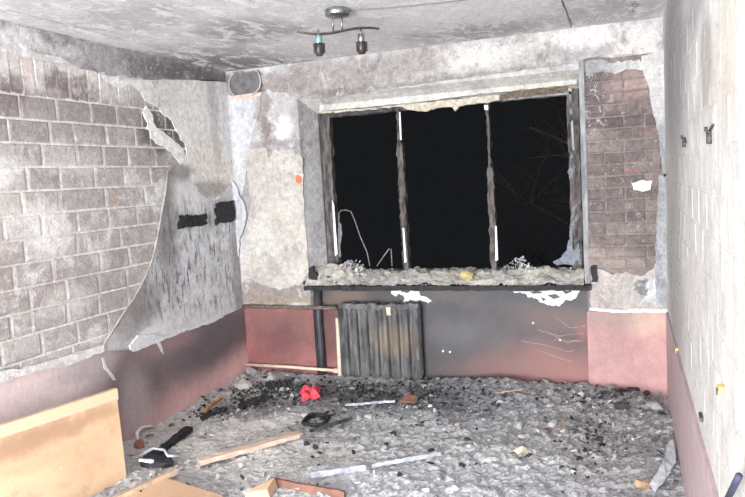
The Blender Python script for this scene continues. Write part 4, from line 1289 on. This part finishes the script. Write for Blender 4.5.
def rag(name, mat, w, d, h, seed, n=14):
    vs = []
    for j in range(n + 1):
        for i in range(n + 1):
            x = (i / n - .5) * w; y = (j / n - .5) * d
            e = max(abs(i / n - .5), abs(j / n - .5)) * 2
            z = h * (1 - e ** 2) * .6 + h * .9 * mnoise.noise(Vector((i / n * 3 + seed, j / n * 3, seed))) * (1 - e ** 4 * .6)
            x += .03 * mnoise.noise(Vector((i / n * 2 + seed, j / n * 2, 5 + seed))); y += .03 * mnoise.noise(Vector((i / n * 2, j / n * 2 + seed, 9)))
            vs.append((x, y, max(z, 0)))
    q = n + 1
    me = MB().add(vs, [(j * q + i, j * q + i + 1, (j + 1) * q + i + 1, (j + 1) * q + i) for j in range(n) for i in range(n)]).mesh(name)
    o = link(name, me, mat)
    sm = o.modifiers.new('thickness', 'SOLIDIFY'); sm.thickness = .004
    return o


o = rag('red_rag', simple('red_cloth', srgb(196, 48, 66), srgb(214, 86, 98), .85, 0, 20), .14, .13, .08, 2.3)
rest(o, 311, 397, .015, (.25, -.1, .5)); tag(o, 'crumpled bright red rag in the ash before the black pipe', 'rag')
# grey plastic sheet by the right wall
sh = [(650, 492), (657, 478), (664, 466), (667, 452), (671, 446), (682, 447), (680, 458), (676, 468), (669, 480), (662, 490), (655, 497)]
P = [ash_at(u, v) + np.array([0, 0, .03]) for u, v in ragged(sh, 4, .7)]
P = [p if p[0] < W - .03 else np.array([W - .03, p[1], p[2]]) for p in P]
o = MB().prism(P, (0, 0, .006)).build('plastic_sheet', simple('crumpled_bluish_plastic', srgb(214, 219, 224), srgb(176, 182, 188), .4, 0, 20, .5, .8))
tag(o, 'crumpled pale grey plastic strip lying by the right wall', 'plastic strip')
o = link('tan_lump', hull_mesh('tan_lump', random.Random(31), 26, (.11, .08, .06)), simple('tan_foam', srgb(176, 150, 122), srgb(140, 118, 98), .9, 0, 20))
rest(o, 643, 489, .02, (0, 0, .4)); tag(o, 'tan rounded lump beside the pale plastic strip', 'lump')
o = link('ivory_lump', hull_mesh('ivory_lump', random.Random(33), 26, (.09, .06, .05)), simple('ivory_foam', srgb(214, 204, 180), srgb(180, 168, 146), .9, 0, 20))
rest(o, 521, 454, .03, (0, 0, .4)); tag(o, 'ivory lump in the middle of the grey ash', 'lump')

# cable coil and loose cable
cp = ash_at(316, 424)
pts = []
for i in range(60):
    t = i / 59 * 2 * math.pi * 2.4
    pts.append(cp + np.array([(.075 + .008 * math.sin(t * 1.7)) * math.cos(t), (.10 + .01 * math.cos(t * 2.1)) * math.sin(t), .025 + .012 * math.sin(t * .6) + .006 * math.sin(t * 3)]))
o = MB().tube(pts, .011, 7).build('cable_coil', M['black'], None, True)
tag(o, 'black burnt cable coil lying on the rubble near the red rag', 'cable coil')
pts = [ash_at(u, v) + np.array([0, 0, .025]) for u, v in [(288, 431), (294, 436), (302, 441), (312, 443), (325, 444), (340, 444), (357, 444)]]
o = MB().tube(pts, .007, 7).build('cable', simple('grey_floor_cable', srgb(90, 90, 96), srgb(120, 120, 126), .6), None, True)
tag(o, 'loose grey cable curving out below the black coil', 'cable')
# melted appliance behind the cabinet
bp = ash_at(158, 467)
root = empty('melted_appliance', tuple(bp)); tag(root, 'melted black appliance with pale cable behind the wooden cabinet', 'appliance')
hb = hull_mesh('casing', random.Random(51), 26, (.26, .14, .09)); c_ = link('casing', hb, M['black'], root); c_.location = (0, 0, .03)
MB().tube([(-.13, .0, .05), (-.06, .05, .085), (.03, .03, .09), (.09, -.02, .08), (.13, .04, .06)], .008, 7).build('cable', M['steel'], root, True)
pl_ = link('label_plate', hull_mesh('label_plate', random.Random(52), 16, (.12, .05, .03)), M['paint_white'], root); pl_.location = (-.03, -.06, .06)
# curled pinkish plaster flake by the left wall
pts = [lw(u, v, .04 + k) for u, v, k in [(143, 444, .03), (138, 439, .02), (137, 433, .01), (141, 428, .0), (149, 426, .0), (157, 428, .0)]]
o = MB().tube(pts, [.009, .012, .012, .011, .011, .007], 6).build('curled_flake', M['flake_white'], None, True)
tag(o, 'curled white paint flake standing against the left dado', 'flake')

# ------------------------------------------------------------------ the wooden cabinet lying at the left
mv = Mat('peach_laminate_rail', .5, .35)
mv.col = mv.mix(mv.noise(6, 4), srgb(216, 188, 160), srgb(206, 176, 148)); mv.grime(.25)
M['wood_clean'] = mv.done()
M['wood_edge'] = simple('worn_board_edge', srgb(206, 178, 152), srgb(168, 146, 128), .7, 0, 30, .3, .1, 'world')
ang = math.radians(15)
D = np.array([math.sin(ang), math.cos(ang), 0]); Nn = np.array([math.cos(ang), -math.sin(ang), 0]); Z = np.array([0, 0, 1.0])
Q = fl_(127, 479, 0.06)


def on_side(u, v):
    d = CF + CR * (u - 372.5) / FPX - CU * (v - 248.5) / FPX
    t = ((Q - CAM) @ Nn) / (d @ Nn)
    return CAM + d * t


mw = Mat('peach_laminate', .5, .35)
mw.warp(.05, 6, .02, 25)
mw.col = mw.mix(mw.rng(mw.noise(5, 4, .6, stretch=(1, .35, 1)), .35, .65), srgb(208, 176, 146), srgb(196, 162, 132))
mw.stain(mw.rng(mw.noise(7, 5, .7), .50, .66), srgb(176, 146, 122), .6)
mw.stain(mw.rng(mw.noise(60, 3, .7), .70, .74), srgb(110, 92, 80), .8)
mw.stain(mw.rng(mw.noise(26, 5, .7), .66, .72), srgb(226, 214, 204), .5)
mw.bump(mw.noise(40, 4), .05, .004)
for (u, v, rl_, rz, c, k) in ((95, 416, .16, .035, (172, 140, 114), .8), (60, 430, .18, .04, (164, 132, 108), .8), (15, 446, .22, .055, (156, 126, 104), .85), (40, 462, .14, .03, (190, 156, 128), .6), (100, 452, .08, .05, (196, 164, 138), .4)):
    mw.stain(mw.blob(on_side(u, v), (.5, rl_, rz), .7), srgb(*c), k)  # darker tan bands along the panel just below the rail
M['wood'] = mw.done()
tz = on_side(117, 388)[2]
tr = on_side(117, 399)[2]
top_r = on_side(116, 388)
cab = empty('wooden_cabinet', tuple(Q - Z * .06)); tag(cab, 'toppled peach laminate cabinet lying open beside the left wall', 'cabinet')
L = 1.35
lean = (top_r - Q) - Z * ((top_r - Q) @ Z); lean = D * (lean @ D)
Qb = Q - Z * .05
T = np.array([top_r[0], top_r[1], tz]);
T = Q + lean + Z * (tz - Q[2])
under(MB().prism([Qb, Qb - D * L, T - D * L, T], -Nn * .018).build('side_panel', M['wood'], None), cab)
T2 = Q + lean * ((tr - Q[2]) / (tz - Q[2])) + Z * (tr - Q[2])
under(MB().prism([T2 + Nn * .012, T2 - D * L + Nn * .012, T - D * L + Nn * .012, T + Nn * .012], -Nn * .0119).build('top_rail', M['wood_clean'], None), cab)
F0 = fl_(166, 478, 0.11)
under(MB().prism([F0, F0 + Nn * .42, F0 + Nn * .42 - D * .9, F0 - D * .9], -Z * .018).build('back_panel', M['wood'], None), cab)
E0 = fl_(175, 468, 0.13)
under(MB().prism([E0 - Nn * .0, E0 + Nn * .022, E0 + Nn * .022 - D * 1.0, E0 - D * 1.0], -Z * .03).build('edge_strip', M['wood_edge'], None), cab)
under(MB().tube([F0 - D * .17 + Nn * .02 + Z * .001, F0 - D * .17 + Nn * .02 + Z * .008], .006, 8).build('screw', M['iron_dark'], None), cab)
o = MB().prism([(-.07, -.03, 0), (.05, -.05, 0), (.07, .05, 0)], (0, 0, .05)).build('wood_wedge', M['wood'])
rest(o, 262, 496, .005, (.1, -.2, .3)); tag(o, 'small peach wooden wedge beside the cabinet back panel', 'wedge')

# ------------------------------------------------------------------ outside: ground and a bare tree in the dark
structure(MB().box((-8, 0.6, -2.9), (12, 14, -2.8)).build('ground', simple('dark_night_ground', srgb(60, 60, 52), srgb(46, 48, 42), .95, 0, 3, .1)))
rt_ = random.Random(77)


def grow(mb, p, d, ln, r0, depth):
    n = 5
    pts = [p]; rr = [r0]
    for i in range(n):
        d = d + np.array([rt_.gauss(0, .10), rt_.gauss(0, .10), rt_.gauss(0, .08) + .02])
        d /= np.linalg.norm(d)
        pts.append(pts[-1] + d * ln / n); rr.append(r0 * (1 - .6 * (i + 1) / n))
    mb.tube(pts, rr, 5 if depth < 2 else 4, False)
    if depth >= 4: return
    for k in range(5 if depth else 9):
        j = rt_.randint(2 if depth == 0 else 1, n)
        a = np.array([rt_.gauss(0, 1), rt_.gauss(0, .6), rt_.gauss(.25, .5)])
        nd = d * .55 + a / np.linalg.norm(a) * .85
        grow(mb, pts[j], nd / np.linalg.norm(nd), ln * rt_.uniform(.45, .65), rr[j] * .6, depth + 1)


tp = bw(640, 250, 4.2)
tree = empty('bare_tree', (tp[0], 4.2, -2.8)); tag(tree, 'bare leafless tree in the dark outside the window', 'tree')
M['bark'] = simple('grey_bark', srgb(70, 64, 58), srgb(52, 48, 44), .9, 0, 20, .1, .3)
MB().tube([(0, 0, -.02), (.03, 0, 1.5), (-.04, .03, 3.0), (-.12, .02, 4.0), (-.2, 0, 5.2)], [.16, .13, .10, .08, .05], 10, True).build('trunk', M['bark'], tree, True)
for z0, dx in ((2.6, -1), (3.2, -1), (3.7, -1), (4.2, -1), (4.6, -.8), (3.5, 1), (4.4, 1)):
    mb = MB()
    d0 = np.array([dx, rt_.uniform(-.4, .4), rt_.uniform(.25, .75)]); d0 /= np.linalg.norm(d0)
    grow(mb, np.array([-.05, 0, z0]), d0, rt_.uniform(1.3, 1.7), .035, 1)
    mb.build('branch', M['bark'], tree)
